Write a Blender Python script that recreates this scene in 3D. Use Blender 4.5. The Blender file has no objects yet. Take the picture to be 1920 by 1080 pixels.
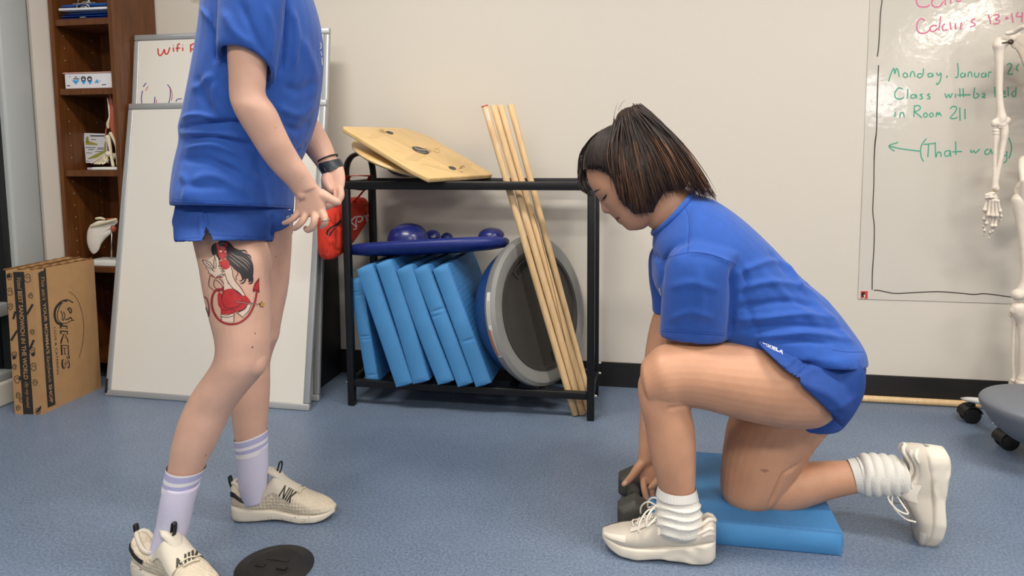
import bpy, bmesh, math, random
import numpy as np
from mathutils import Vector, Matrix
from mathutils.bvhtree import BVHTree
random.seed(7); rng = np.random.default_rng(7)
S = bpy.context.scene; COL = S.collection
# ------------------------------------------------------------------ camera
F, CY, PIT, YAW, ROL, CH = 1317.27, 398.36, .0958, .1828, -.0074, 1.0125
fwd = np.array([-math.sin(YAW)*math.cos(PIT), math.cos(YAW)*math.cos(PIT), -math.sin(PIT)])
_r0 = np.array([math.cos(YAW), math.sin(YAW), 0.]); _u0 = np.cross(_r0, fwd)
rgt = _r0*math.cos(ROL)+_u0*math.sin(ROL); upv = -_r0*math.sin(ROL)+_u0*math.cos(ROL)
CAM = np.array([0, 0, CH])
def ray(x, y): return fwd+rgt*(x-960)/F-upv*(y-CY)/F
def py(x, y, Y): d = ray(x, y); return CAM+d*(Y/d[1])
def pz(x, y, Z=0.): d = ray(x, y); return CAM+d*((Z-CH)/d[2])
def pxX(x, y, X): d = ray(x, y); return CAM+d*(X/d[0])
def pj(P):
    d = np.asarray(P, float)-CAM; z = d@fwd
    return np.stack([960+F*(d@rgt)/z, CY-F*(d@upv)/z], -1)
cd = bpy.data.cameras.new('camera'); cam = bpy.data.objects.new('camera', cd); COL.objects.link(cam)
m = Matrix.Identity(4)
for i in range(3):
    m[i][0], m[i][1], m[i][2], m[i][3] = rgt[i], upv[i], -fwd[i], CAM[i]
cam.matrix_world = m
cd.sensor_width = 36; cd.lens = F*36/1920; cd.shift_y = -(540-CY)/1920; cd.clip_start = .02
S.camera = cam
S.view_settings.view_transform = 'Standard'; S.view_settings.look = 'None'
S.view_settings.gamma = 1; S.view_settings.use_curve_mapping = False; S.view_settings.exposure = 0
# ------------------------------------------------------------------ materials
def lin(c):
    return tuple((v/12.92 if v <= .04045 else ((v+.055)/1.055)**2.4) for v in [k/255 for k in c])
_M = {}
def mat(name, rgb, rough=.6, metal=0., var=0., vscale=20., bump=0., bscale=200., sss=0., spec=.5, coat=0., alpha=1., kind='noise', rgb2=None, stretch=None, sheen=0., trans=0.):
    if name in _M: return _M[name]
    M = bpy.data.materials.new(name); M.use_nodes = True; N = M.node_tree; b = N.nodes['Principled BSDF']
    c = lin(rgb)
    b.inputs['Base Color'].default_value = (*c, 1); b.inputs['Roughness'].default_value = rough
    b.inputs['Metallic'].default_value = metal; b.inputs['Specular IOR Level'].default_value = spec
    b.inputs['Coat Weight'].default_value = coat; b.inputs['Alpha'].default_value = alpha
    b.inputs['Transmission Weight'].default_value = trans
    if sheen: b.inputs['Sheen Weight'].default_value = sheen
    if sss:
        b.inputs['Subsurface Weight'].default_value = sss; b.inputs['Subsurface Radius'].default_value = (.9, .35, .2)
        b.inputs['Subsurface Scale'].default_value = .006
    tc = N.nodes.new('ShaderNodeTexCoord'); src = tc.outputs['Object']
    if stretch:
        mp = N.nodes.new('ShaderNodeMapping'); mp.inputs['Scale'].default_value = stretch
        N.links.new(src, mp.inputs['Vector']); src = mp.outputs['Vector']
    if var or rgb2:
        t = N.nodes.new('ShaderNodeTexNoise' if kind == 'noise' else 'ShaderNodeTexVoronoi')
        t.inputs['Scale'].default_value = vscale
        if kind == 'noise': t.inputs['Detail'].default_value = 6
        N.links.new(src, t.inputs['Vector'])
        r = N.nodes.new('ShaderNodeValToRGB')
        c2 = lin(rgb2) if rgb2 else tuple(min(1, v*(1+var)) for v in c); c1 = tuple(v*(1-var) for v in c) if not rgb2 else c
        r.color_ramp.elements[0].color = (*c1, 1); r.color_ramp.elements[1].color = (*c2, 1)
        r.color_ramp.elements[0].position = .3; r.color_ramp.elements[1].position = .7
        N.links.new(t.outputs[0], r.inputs[0]); N.links.new(r.outputs[0], b.inputs['Base Color'])
    if bump:
        t = N.nodes.new('ShaderNodeTexNoise'); t.inputs['Scale'].default_value = bscale; t.inputs['Detail'].default_value = 4
        N.links.new(src, t.inputs['Vector'])
        k = N.nodes.new('ShaderNodeBump'); k.inputs['Strength'].default_value = bump; k.inputs['Distance'].default_value = .003
        N.links.new(t.outputs[0], k.inputs['Height']); N.links.new(k.outputs[0], b.inputs['Normal'])
    _M[name] = M; return M
# ------------------------------------------------------------------ objects
def tag(o, label=None, cat=None, group=None, kind=None):
    if label: o['label'] = label
    if cat: o['category'] = cat
    if group: o['group'] = group
    if kind: o['kind'] = kind
    return o
def adopt(o, parent):
    o.parent = parent; o.matrix_parent_inverse = parent.matrix_world.inverted()
def empty(name, loc, label=None, cat=None, group=None):
    o = bpy.data.objects.new(name, None); COL.objects.link(o); o.empty_display_size = .05
    o.matrix_world = Matrix.Translation(Vector([float(v) for v in loc])); o.location = [float(v) for v in loc]
    o.matrix_basis = Matrix.Translation(Vector([float(v) for v in loc]))
    return tag(o, label, cat, group)
def obj(name, geo, mats, parent=None, smooth=True, angle=None):
    """geo: list of (V,F) or (V,F,matindex); one mesh object"""
    if isinstance(geo, tuple): geo = [geo]
    V = []; Fc = []; mi = []; off = 0
    for g in geo:
        v, f = g[0], g[1]; k = g[2] if len(g) > 2 else 0
        if not len(f): continue
        use = sorted({i for q in f for i in q}); mp = {u: i for i, u in enumerate(use)}; v = [v[u] for u in use]; f = [tuple(mp[i] for i in q) for q in f]
        V.extend([tuple(map(float, p)) for p in v]); Fc.extend([tuple(i+off for i in q) for q in f]); mi.extend([k]*len(f)); off += len(v)
    me = bpy.data.meshes.new(name); me.from_pydata(V, [], Fc)
    if not isinstance(mats, (list, tuple)): mats = [mats]
    for M in mats: me.materials.append(M)
    me.polygons.foreach_set('material_index', mi)
    me.polygons.foreach_set('use_smooth', [bool(smooth)]*len(Fc))
    bm = bmesh.new(); bm.from_mesh(me); bmesh.ops.recalc_face_normals(bm, faces=bm.faces); bm.to_mesh(me); bm.free()
    me.update()
    if smooth and angle is not None:
        me.set_sharp_from_angle(angle=math.radians(angle))
    o = bpy.data.objects.new(name, me); COL.objects.link(o)
    if parent: adopt(o, parent)
    return o
def box(lo, hi, bev=0., M=None, seg=2):
    """bevelled box; optional 4x4 transform"""
    bm = bmesh.new(); bmesh.ops.create_cube(bm, size=1)
    lo = np.array(lo, float); hi = np.array(hi, float)
    for v in bm.verts:
        v.co = Vector([(lo[i]+hi[i])/2+v.co[i]*(hi[i]-lo[i]) for i in range(3)])
    if bev: bmesh.ops.bevel(bm, geom=bm.edges[:], offset=bev, segments=seg, affect='EDGES', profile=.5)
    if M is not None: bm.transform(M)
    return from_bm(bm)
def from_bm(bm):
    bm.verts.index_update()
    r = (np.array([v.co[:] for v in bm.verts]), [tuple(v.index for v in f.verts) for f in bm.faces]); bm.free(); return r
def crom(P, sub):
    """Catmull-Rom through rows of P (n,...)"""
    P = np.asarray(P, float); n = len(P); out = []
    for i in range(n-1):
        p0 = P[i-1] if i > 0 else 2*P[0]-P[1]; p1, p2 = P[i], P[i+1]; p3 = P[i+2] if i+2 < n else 2*P[-1]-P[-2]
        for k in range(sub):
            t = k/sub
            out.append(.5*(2*p1+(p2-p0)*t+(2*p0-5*p1+4*p2-p3)*t*t+(3*p1-p0-3*p2+p3)*t**3))
    out.append(P[-1]); return np.array(out)
def skin(R, cap0=True, cap1=True, closed=False):
    """R: (k,n,3) rings"""
    k, n = R.shape[:2]; V = R.reshape(-1, 3).tolist(); Fc = []
    for i in range(k-1 if not closed else k):
        i2 = (i+1) % k
        for j in range(n):
            j2 = (j+1) % n; Fc.append((i*n+j, i*n+j2, i2*n+j2, i2*n+j))
    if not closed:
        for c, i in ((cap0, 0), (cap1, k-1)):
            if c:
                V.append(R[i].mean(0).tolist()); ci = len(V)-1
                for j in range(n): Fc.append((i*n+j, i*n+(j+1) % n, ci))
    return np.array(V), Fc
def sup(th, ex):
    c, s = np.cos(th), np.sin(th)
    return np.sign(c)*np.abs(c)**(2/ex), np.sign(s)*np.abs(s)**(2/ex)
def ringpx(ax, ay, bx, by, Y, q, ex=2., n=32, hd=None, dy=0., bz=0., kx=0., yaw=0.):
    """cross-section seen edge-on between two image points at depth Y; q = depth/width ratio; hd = absolute half depth"""
    A = py(ax, ay, Y-dy); B = py(bx, by, Y+dy); c = (A+B)/2; a = (B-A)/2; an = nrm(a)
    v = nrm(c-CAM); yd = np.array([-math.sin(math.radians(yaw)), math.cos(math.radians(yaw)), 0])
    if yaw: an = nrm(an-yd*(an@yd))
    bd = nrm(yd-an*(yd@an))
    pn = nrm(a-v*(a@v)); half = abs(a@pn); ca, cb = abs(an@pn), abs(bd@pn)   # outline half-width seen from the camera
    if hd is not None:
        al = math.sqrt(max(half*half-(hd*cb)**2, (.45*half)**2))/ca; h = hd
    else:
        al = half/math.sqrt(ca*ca+(q*cb)**2); h = q*al
    th = np.linspace(0, 2*math.pi, n, endpoint=False); cx, sx = sup(th, ex); tlt = np.array([kx, 0, bz])
    qa, qb = np.array([ax, ay], float), np.array([bx, by], float); dq = qb-qa; W0 = np.linalg.norm(dq); dq = dq/W0; k = np.linalg.norm(B-A)/W0
    for it in range(4):        # settle on the outline as the lens sees it
        R = c+np.outer(cx, an*al)+np.outer(sx, bd*h+tlt); t = (pj(R)-qa)@dq; lo, hi = t.min(), t.max()
        f = min(1.25, max(.8, W0/(hi-lo))); c = c+nrm(B-A)*((W0-(lo+hi))/2*k); al = max(al*f, .35*half)
        if hd is None: h = q*al
    return c+np.outer(cx, an*al)+np.outer(sx, bd*h+tlt)
def loftpx(rings, sub=4, cap0=True, cap1=True, n=32, ex=2., round0=0., round1=0.):
    R = []
    for r in rings:
        kw = r[6] if len(r) > 6 else {}
        kw = dict(kw); kw.setdefault('ex', ex)
        R.append(ringpx(*r[:6], n=n, **kw))
    R = crom(np.array(R), sub)
    def rnd(R, amt):   # dome the last ring
        c = R[-1].mean(0); d = c-R[-2].mean(0); d /= np.linalg.norm(d); out = []
        for t in (.35, .65, .87, .97):
            out.append(c+(R[-1]-c)*math.sqrt(1-t*t)+d*amt*t)
        return np.concatenate([R, np.array(out)])
    if round1: R = rnd(R, round1)
    if round0: R = rnd(R[::-1], round0)[::-1]
    return skin(R, cap0, cap1)
def frames(P):
    P = np.asarray(P, float); T = np.gradient(P, axis=0); T /= np.linalg.norm(T, axis=1)[:, None]+1e-12
    a = np.array([0, 0, 1.]) if abs(T[0][2]) < .9 else np.array([1., 0, 0])
    N = []; n = a-T[0]*(a@T[0]); n /= np.linalg.norm(n)
    for t in T:
        n = n-t*(n@t); n /= np.linalg.norm(n); N.append(n)
    N = np.array(N); return T, N, np.cross(T, N)
def tube(P, r, n=12, sub=1, rnd=False, flat=None, ref=None, closed=False):
    """tube through 3-D points; r scalar or list; flat=(h) second radius scale; ref = direction of the first radius"""
    P = np.asarray(P, float); r = np.full(len(P), r, float) if np.isscalar(r) else np.asarray(r, float)
    if sub > 1:
        Q = crom(np.column_stack([P, r]), sub); P, r = Q[:, :3], Q[:, 3]
    T, N, B = frames(P)
    if ref is not None:
        ref = np.asarray(ref, float); N = ref-T*(T@ref)[:, None]; N /= np.linalg.norm(N, axis=1)[:, None]+1e-9; B = np.cross(T, N)
    th = np.linspace(0, 2*math.pi, n, endpoint=False); fl = 1 if flat is None else flat
    def ring(i, k=1., o=0.): return P[i]+T[i]*o+r[i]*k*(np.outer(np.cos(th), N[i])+fl*np.outer(np.sin(th), B[i]))
    R = [ring(i) for i in range(len(P))]
    if rnd and not closed:
        R = [ring(0, math.sqrt(1-t*t), -r[0]*t) for t in (.95, .75, .4)]+R+[ring(len(P)-1, math.sqrt(1-t*t), r[-1]*t) for t in (.4, .75, .95)]
    return skin(np.array(R), closed=closed)
def ball(c, rad, nu=24, nv=14, M=None, cut=None):
    rad = np.array([rad]*3 if np.isscalar(rad) else rad, float); V = []
    lo = -math.pi/2 if cut is None else cut
    R = []
    for i in range(nv+1):
        p = lo+(math.pi/2-lo)*i/nv; p = min(max(p, -math.pi/2+.02), math.pi/2-.02)
        th = np.linspace(0, 2*math.pi, nu, endpoint=False)
        R.append(np.stack([np.cos(p)*np.cos(th)*rad[0], np.cos(p)*np.sin(th)*rad[1], np.full(nu, math.sin(p)*rad[2])], -1))
    R = np.array(R)
    if M is not None: R = R@np.array(M.to_3x3()).T
    return skin(R+np.array(c, float))
def lathe(prof, M=None, n=40):
    """prof: (r,z) list revolved about z"""
    th = np.linspace(0, 2*math.pi, n, endpoint=False)
    R = np.array([np.stack([r*np.cos(th), r*np.sin(th), np.full(n, z)], -1) for r, z in prof])
    v, f = skin(R)
    return xf((v, f), M) if M is not None else (v, f)
def xf(g, M):
    A = np.array(M); return (np.asarray(g[0])@A[:3, :3].T+A[:3, 3], g[1])+tuple(g[2:])
def prism(poly, y0, y1, M=None, bev=0.):
    """polygon of 3-D (or xz) points extruded along +y"""
    bm = bmesh.new(); vs = [bm.verts.new((p[0], y0, p[1])) for p in poly]; f = bm.faces.new(vs)
    r = bmesh.ops.extrude_face_region(bm, geom=[f])
    for v in r['geom']:
        if isinstance(v, bmesh.types.BMVert): v.co.y = y1
    if bev: bmesh.ops.bevel(bm, geom=bm.edges[:], offset=bev, segments=2, affect='EDGES', profile=.5)
    if M is not None: bm.transform(M)
    return from_bm(bm)
def frameM(o, x, y, z):
    M = Matrix.Identity(4)
    for i in range(3): M[i][0], M[i][1], M[i][2], M[i][3] = float(x[i]), float(y[i]), float(z[i]), float(o[i])
    return M
def nrm(v): v = np.asarray(v, float); return v/np.linalg.norm(v)
def biggest(g):
    V, Fc = g; par = list(range(len(V)))
    def f(a):
        while par[a] != a: par[a] = par[par[a]]; a = par[a]
        return a
    for q in Fc:
        a = f(q[0])
        for b in q[1:]: par[f(b)] = a
    cnt = {}
    for q in Fc: r = f(q[0]); cnt[r] = cnt.get(r, 0)+1
    k = max(cnt, key=cnt.get); Fc = [q for q in Fc if f(q[0]) == k]
    used = sorted({i for q in Fc for i in q}); mp = {u: i for i, u in enumerate(used)}
    return np.asarray(V)[used], [tuple(mp[i] for i in q) for q in Fc]
def fuse(parts, voxel, smooth=3, fac=.5):
    """union of closed shapes into one continuous surface"""
    V = []; Fc = []; off = 0
    for g in parts:
        V.extend(np.asarray(g[0]).tolist()); Fc.extend([tuple(i+off for i in q) for q in g[1]]); off += len(g[0])
    me = bpy.data.meshes.new('t'); me.from_pydata(V, [], Fc)
    bm = bmesh.new(); bm.from_mesh(me); bmesh.ops.recalc_face_normals(bm, faces=bm.faces); bm.to_mesh(me); bm.free()
    o = bpy.data.objects.new('t', me); COL.objects.link(o)
    md = o.modifiers.new('r', 'REMESH'); md.mode = 'VOXEL'; md.voxel_size = voxel
    if smooth:
        sm = o.modifiers.new('s', 'SMOOTH'); sm.factor = fac; sm.iterations = smooth
    dg = bpy.context.evaluated_depsgraph_get(); me2 = bpy.data.meshes.new_from_object(o.evaluated_get(dg))
    n = len(me2.vertices); co = np.empty(n*3); me2.vertices.foreach_get('co', co)
    fs = [tuple(p.vertices) for p in me2.polygons]
    bpy.data.objects.remove(o); bpy.data.meshes.remove(me); bpy.data.meshes.remove(me2)
    return biggest((co.reshape(-1, 3), fs))
def vnormals(V, Fc):
    me = bpy.data.meshes.new('t'); me.from_pydata(V.tolist(), [], Fc); me.update()
    n = np.empty(len(V)*3); me.vertices.foreach_get('normal', n); bpy.data.meshes.remove(me); return n.reshape(-1, 3)
def seglen(p, poly):
    """distance of points p (n,2) to a polyline, and arclength parameter 0..1"""
    poly = np.asarray(poly, float); best = np.full(len(p), 1e9); par = np.zeros(len(p)); L = np.linalg.norm(np.diff(poly, axis=0), axis=1); cum = np.concatenate([[0], np.cumsum(L)])
    for i in range(len(poly)-1):
        a, b = poly[i], poly[i+1]; d = b-a; t = np.clip(((p-a)@d)/(d@d+1e-9), 0, 1)
        dist = np.linalg.norm(p-(a+t[:, None]*d), axis=1); m_ = dist < best
        best[m_] = dist[m_]; par[m_] = (cum[i]+t[m_]*L[i])/cum[-1]
    return best, par
def wrinkle(g, strokes, facing=True):
    """cloth folds: (polyline in image px, width px, height m)"""
    V, Fc = np.array(g[0]), g[1]; N = vnormals(V, Fc); P = pj(V)
    if ((V-V.mean(0))*N).sum() < 0: N = -N
    D = np.zeros(len(V))
    view = V-CAM; view /= np.linalg.norm(view, axis=1)[:, None]; fac = np.clip(-(N*view).sum(1)*3, 0, 1) if facing else 1
    for poly, w, h in strokes:
        pl = crom(np.array(poly, float), 5) if len(poly) > 2 else np.array(poly, float)
        d, t = seglen(P, pl)
        D += h*np.exp(-(d/w)**2)*np.clip(np.sin(np.clip(t, .0, 1)*math.pi)*1.6+.12, 0, 1)
    return V+N*(D*fac)[:, None], Fc
# ------------------------------------------------------------------ marks laid on a surface
def bvh_of(g):
    return BVHTree.FromPolygons([Vector(map(float, v)) for v in g[0]], [tuple(q) for q in g[1]])
def hit(b, x, y, off):
    d = Vector(map(float, nrm(ray(x, y)))); h = b.ray_cast(Vector(map(float, CAM)), d)
    if h[0] is None: return None
    n = h[1]; n = n if n.dot(d) < 0 else -n
    return np.array(h[0]+n*off), np.array(n), h[3]
def ink_line(b, pts, w, off=.0006, mi=1, closed=False, sub=4, taper=False):
    """a pen stroke (image px) laid on surface b; w in px"""
    P = np.array(pts, float)
    if closed: P = np.vstack([P, P[:1]])
    if len(P) > 2 and sub > 1: P = crom(P, sub)
    Q = []
    for i in range(len(P)-1):
        k = max(1, int(np.linalg.norm(P[i+1]-P[i])/4))
        Q += [P[i]+(P[i+1]-P[i])*j/k for j in range(k)]
    Q.append(P[-1]); Q = np.array(Q)
    if len(Q) < 2: return [], []
    T = np.gradient(Q, axis=0); T /= np.linalg.norm(T, axis=1)[:, None]+1e-9; Nn = np.stack([-T[:, 1], T[:, 0]], -1)
    W = np.full(len(Q), w/2.)
    if taper: W = W*np.clip(np.sin(np.linspace(.06, .97, len(Q))*math.pi)*1.3, .15, 1)
    V = []; Fc = []; prev = None
    for q, n, ww in zip(Q, Nn, W):
        h1 = hit(b, *(q+n*ww), off); h2 = hit(b, *(q-n*ww), off)
        if h1 is None or h2 is None: prev = None; continue
        V += [h1[0], h2[0]]; k = len(V)
        if prev is not None and np.linalg.norm(V[-1]-V[-3]) < .06: Fc.append((k-4, k-3, k-1, k-2))
        prev = k
    return V, Fc, mi
def ink_fill(b, poly, off=.0004, mi=1, step=5., smooth=True):
    P = np.array(poly, float)
    if smooth and len(P) > 3: P = crom(np.vstack([P, P[:1]]), 3)[:-1]
    bm = bmesh.new(); f = bm.faces.new([bm.verts.new((p[0], p[1], 0)) for p in P])
    bmesh.ops.triangulate(bm, faces=[f])
    for _ in range(5):
        L = [e for e in bm.edges if e.calc_length() > step]
        if not L: break
        bmesh.ops.subdivide_edges(bm, edges=L, cuts=1, use_grid_fill=False)
        bmesh.ops.triangulate(bm, faces=bm.faces[:])
    bm.verts.index_update(); V = []; ok = []
    for v in bm.verts:
        h = hit(b, v.co.x, v.co.y, off); ok.append(h is not None); V.append(h[0] if h else (0, 0, 0))
    Fc = [tuple(v.index for v in f.verts) for f in bm.faces if all(ok[v.index] for v in f.verts)]
    Fc = [q for q in Fc if max(np.linalg.norm(np.array(V[q[0]])-V[q[1]]), np.linalg.norm(np.array(V[q[1]])-V[q[2]])) < .05]
    bm.free(); return V, Fc, mi
def text2d(s, bold=0., shear=0., space=1., fine=0.):
    c = bpy.data.curves.new('t', 'FONT'); c.body = s; c.offset = bold; c.shear = shear; c.space_character = space; c.resolution_u = 3
    o = bpy.data.objects.new('t', c); COL.objects.link(o)
    dg = bpy.context.evaluated_depsgraph_get(); me = bpy.data.meshes.new_from_object(o.evaluated_get(dg))
    V = np.array([v.co[:2] for v in me.vertices]); Fc = [tuple(p.vertices) for p in me.polygons]
    bpy.data.objects.remove(o); bpy.data.curves.remove(c); bpy.data.meshes.remove(me)
    lo, hi = V.min(0), V.max(0); V = (V-lo)/(hi-lo)
    if fine:
        bm = bmesh.new(); vs = [bm.verts.new((v[0], v[1], 0)) for v in V]
        for f in Fc:
            try: bm.faces.new([vs[i] for i in f])
            except ValueError: pass
        bmesh.ops.triangulate(bm, faces=bm.faces[:])
        for _ in range(4):
            L = [e for e in bm.edges if e.calc_length() > fine]
            if not L: break
            bmesh.ops.subdivide_edges(bm, edges=L, cuts=1); bmesh.ops.triangulate(bm, faces=bm.faces[:])
        W, Fc = from_bm(bm); V = np.asarray(W)[:, :2]
    return V, Fc
def ink_text(b, s, quad, off=.0006, mi=1, **kw):
    """text stretched into an image-space quad: bottom-left, bottom-right, top-right, top-left (of the lettering)"""
    V, Fc = text2d(s, **kw); q = np.array(quad, float); u, v = V[:, :1], V[:, 1:]
    P = q[0]*(1-u)*(1-v)+q[1]*u*(1-v)+q[2]*u*v+q[3]*(1-u)*v
    W = []; ok = []
    for p in P:
        h = hit(b, p[0], p[1], off); ok.append(h is not None); W.append(h[0] if h else (0, 0, 0))
    return W, [f for f in Fc if all(ok[i] for i in f)], mi
def zm(ox, oy, s): return lambda *pts: [(ox+p[0]/s, oy+p[1]/s) for p in pts]
# ================================================================== ROOM
YW = 2.896; XL = -2.47; XR = 6.2; YB = -7.; ZC = 2.75
wallm = mat('painted_wall', (214, 207, 196), .75, bump=.06, bscale=350)
ceilm = mat('ceiling_tile', (226, 222, 214), .9, var=.03, vscale=60)
basem = mat('rubber_base', (30, 28, 27), .45)
# blue flecked sheet vinyl
floorm = mat('blue_vinyl', (104, 128, 160), .36, spec=.35)
def _fl():
    N = floorm.node_tree; b = N.nodes['Principled BSDF']; tc = N.nodes.new('ShaderNodeTexCoord')
    a = N.nodes.new('ShaderNodeTexNoise'); a.inputs['Scale'].default_value = 9; a.inputs['Detail'].default_value = 8
    v = N.nodes.new('ShaderNodeTexNoise'); v.inputs['Scale'].default_value = 150; v.inputs['Detail'].default_value = 3
    sp = N.nodes.new('ShaderNodeTexVoronoi'); sp.inputs['Scale'].default_value = 42
    for t in (a, v, sp): N.links.new(tc.outputs['Object'], t.inputs['Vector'])
    r = N.nodes.new('ShaderNodeValToRGB'); e = r.color_ramp.elements
    e[0].position = .35; e[0].color = (*lin((96, 111, 134)), 1); e[1].position = .68; e[1].color = (*lin((126, 141, 163)), 1)
    N.links.new(v.outputs[0], r.inputs[0])
    mx = N.nodes.new('ShaderNodeMix'); mx.data_type = 'RGBA'; mx.blend_type = 'MULTIPLY'; mx.inputs[0].default_value = .22
    r2 = N.nodes.new('ShaderNodeValToRGB'); r2.color_ramp.elements[0].color = (.62, .62, .62, 1); r2.color_ramp.elements[0].position = .3; r2.color_ramp.elements[1].position = .7
    N.links.new(a.outputs[0], r2.inputs[0]); N.links.new(r.outputs[0], mx.inputs[6]); N.links.new(r2.outputs[0], mx.inputs[7])
    r3 = N.nodes.new('ShaderNodeValToRGB'); r3.color_ramp.elements[0].position = .05; r3.color_ramp.elements[1].position = .1
    r3.color_ramp.elements[0].color = (.16, .16, .16, 1)
    N.links.new(sp.outputs['Distance'], r3.inputs[0])
    mx2 = N.nodes.new('ShaderNodeMix'); mx2.data_type = 'RGBA'; mx2.blend_type = 'MULTIPLY'; mx2.inputs[0].default_value = .8
    N.links.new(mx.outputs[2], mx2.inputs[6]); N.links.new(r3.outputs[0], mx2.inputs[7]); N.links.new(mx2.outputs[2], b.inputs['Base Color'])
_fl()
def struct(name, geo, m_, smooth=False): return tag(obj(name, geo, m_, smooth=smooth), kind='structure')
struct('floor', box((XL-.1, YB-.1, -.1), (XR+.1, YW+.1, 0)), floorm)
struct('ceiling', box((XL-.1, YB-.1, ZC), (XR+.1, YW+.1, ZC+.1)), ceilm)
struct('wall_back', box((XL-.1, YW, 0), (XR+.1, YW+.1, ZC)), wallm)
struct('wall_right', box((XR, YB, 0), (XR+.1, YW, ZC)), wallm)
struct('wall_front', box((XL-.1, YB-.1, 0), (XR+.1, YB, ZC)), wallm)
dl = bpy.data.materials.new('daylight_pane'); dl.use_nodes = True; _d = dl.node_tree.nodes['Principled BSDF']; _d.inputs['Emission Color'].default_value = (.95, .97, 1, 1); _d.inputs['Emission Strength'].default_value = 10
w2 = struct('window_2', box((3.35, YB, 1.42), (4.1, YB+.01, 1.98)), dl)
obj('window_frame', [box((3.29, YB, 1.36), (3.35, YB+.04, 2.04)), box((4.1, YB, 1.36), (4.16, YB+.04, 2.04)), box((3.35, YB, 1.36), (4.1, YB+.04, 1.42)), box((3.35, YB, 1.98), (4.1, YB+.04, 2.04))], mat('window_white', (225, 225, 222), .5), w2, False)
struct('baseboard_back', box((-2.155, YW-.006, 0), (XR, YW+.001, .105), .002), basem)
# left side: end of white wall, grey metal frame, glazed partition to the corridor
struct('wall_left', [box((XL-.1, 2.535, 0), (XL, YW, ZC)), box((XL-.1, YB, 0), (XL, -1.2, ZC)), box((XL-.1, -1.2, 2.3), (XL, 2.535, ZC))], wallm)
framem = mat('grey_frame', (168, 172, 172), .35, spec=.5)
darkm = mat('dark_gap', (92, 90, 92), .7)
blackg = mat('black_gasket', (20, 22, 24), .5)
glassm = mat('pane_glass', (225, 235, 235), .02, trans=1., spec=.4)
struct('trim_1', [box((XL-.09, 2.375, 0), (XL+.012, 2.515, 2.3), .012, seg=3)], framem, smooth=True)
struct('trim_2', [box((XL-.09, 2.515, 0), (XL-.012, 2.535, 2.3))], darkm)
w = struct('window_1', [box((XL-.06, -1.2, .1), (XL-.052, 2.345, 2.3))], glassm)
o = obj('window_gasket', [box((XL-.08, 2.345, .1), (XL-.012, 2.375, 2.3))], blackg, w, False)
o = obj('window_rail', [box((XL-.085, -1.2, .35), (XL-.01, 2.345, .405), .006), box((XL-.085, -1.2, .095), (XL-.01, 2.345, .13), .006)], framem, w, True)
struct('trim_3', [box((XL-.09, -1.2, 0), (XL+.004, 2.375, .095), .008)], mat('sill', (206, 202, 192), .5))
carpm = mat('corridor_carpet', (112, 114, 118), .95, rgb2=(70, 72, 78), vscale=30, stretch=(1, 8, 1), bump=.4)
struct('floor_corridor', box((XL-2.1, YB, -.1), (XL-.1, YW+1, 0)), carpm)
struct('wall_corridor', [box((XL-2.2, YB, 0), (XL-2.1, YW+1, ZC)), box((XL-2.1, YW+1, 0), (XL-.1, YW+1.1, ZC)), box((XL-2.1, YB-.1, 0), (XL-.1, YB, ZC)), box((XL-.11, YW+.1, 0), (XL-.1, YW+1, ZC))], mat('corridor_wall', (150, 156, 160), .8))
struct('ceiling_corridor', box((XL-2.2, YB-.1, ZC), (XL-.1, YW+1.1, ZC+.1)), ceilm)
# ------------------------------------------------------------------ ceiling lights
lf = mat('light_frame', (230, 230, 228), .5)
em = bpy.data.materials.new('lit_diffuser'); em.use_nodes = True
_e = em.node_tree.nodes['Principled BSDF']; _e.inputs['Emission Color'].default_value = (1, .92, .8, 1); _e.inputs['Emission Strength'].default_value = 5
def panel(x, y, w, d, label, power, spot=True):
    e = empty('ceiling_light', (x, y, ZC), label, 'ceiling light', 'ceiling lights')
    obj('frame', [box((x-w/2-.03, y-d/2-.03, ZC-.012), (x+w/2+.03, y-d/2, ZC)), box((x-w/2-.03, y+d/2, ZC-.012), (x+w/2+.03, y+d/2+.03, ZC)),
                  box((x-w/2-.03, y-d/2, ZC-.012), (x-w/2, y+d/2, ZC)), box((x+w/2, y-d/2, ZC-.012), (x+w/2+.03, y+d/2, ZC))], lf, e, False)
    obj('diffuser', box((x-w/2, y-d/2, ZC-.008), (x+w/2, y+d/2, ZC)), em, e, False)
    L = bpy.data.lights.new('lamp', 'AREA'); L.shape = 'RECTANGLE'; L.size = w; L.size_y = d; L.energy = power; L.color = (1, .945, .865)
    lo = bpy.data.objects.new('lamp', L); COL.objects.link(lo); lo.matrix_world = Matrix.Translation((x, y, ZC-.014)); adopt(lo, e)
PW = 40
panel(-.95, 1.25, 1.2, .3, 'long lit ceiling panel above the standing person', PW)
panel(1.35, 1.25, 1.2, .3, 'long lit ceiling panel above the kneeling person', PW)
panel(-.95, -.9, 1.2, .3, 'long lit ceiling panel behind the camera on the left', PW*1.2)
panel(1.35, -.9, 1.2, .3, 'long lit ceiling panel behind the camera on the right', PW*1.2)
panel(4.46, -5.1, .6, 1.2, 'long lit ceiling panel far behind the camera', PW)
panel(4.46, -6.35, .6, .9, 'shorter lit ceiling panel by the far wall behind the camera', PW)
panel(.6, -4.2, 1.2, .3, 'long lit ceiling panel far behind the camera on the left', PW)
panel(3.3, .2, 1.2, .3, 'long lit ceiling panel by the right wall', PW*.7)
L = bpy.data.lights.new('corridor_lamp', 'AREA'); L.size = 1.2; L.energy = 12; L.color = (.9, .95, 1)
lo = bpy.data.objects.new('corridor_lamp', L); COL.objects.link(lo); lo.location = (XL-1.1, 1.5, ZC-.02)
W = bpy.data.worlds.new('world'); S.world = W; W.use_nodes = True
W.node_tree.nodes['Background'].inputs[0].default_value = (.9, .9, 1, 1); W.node_tree.nodes['Background'].inputs[1].default_value = .15
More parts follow.
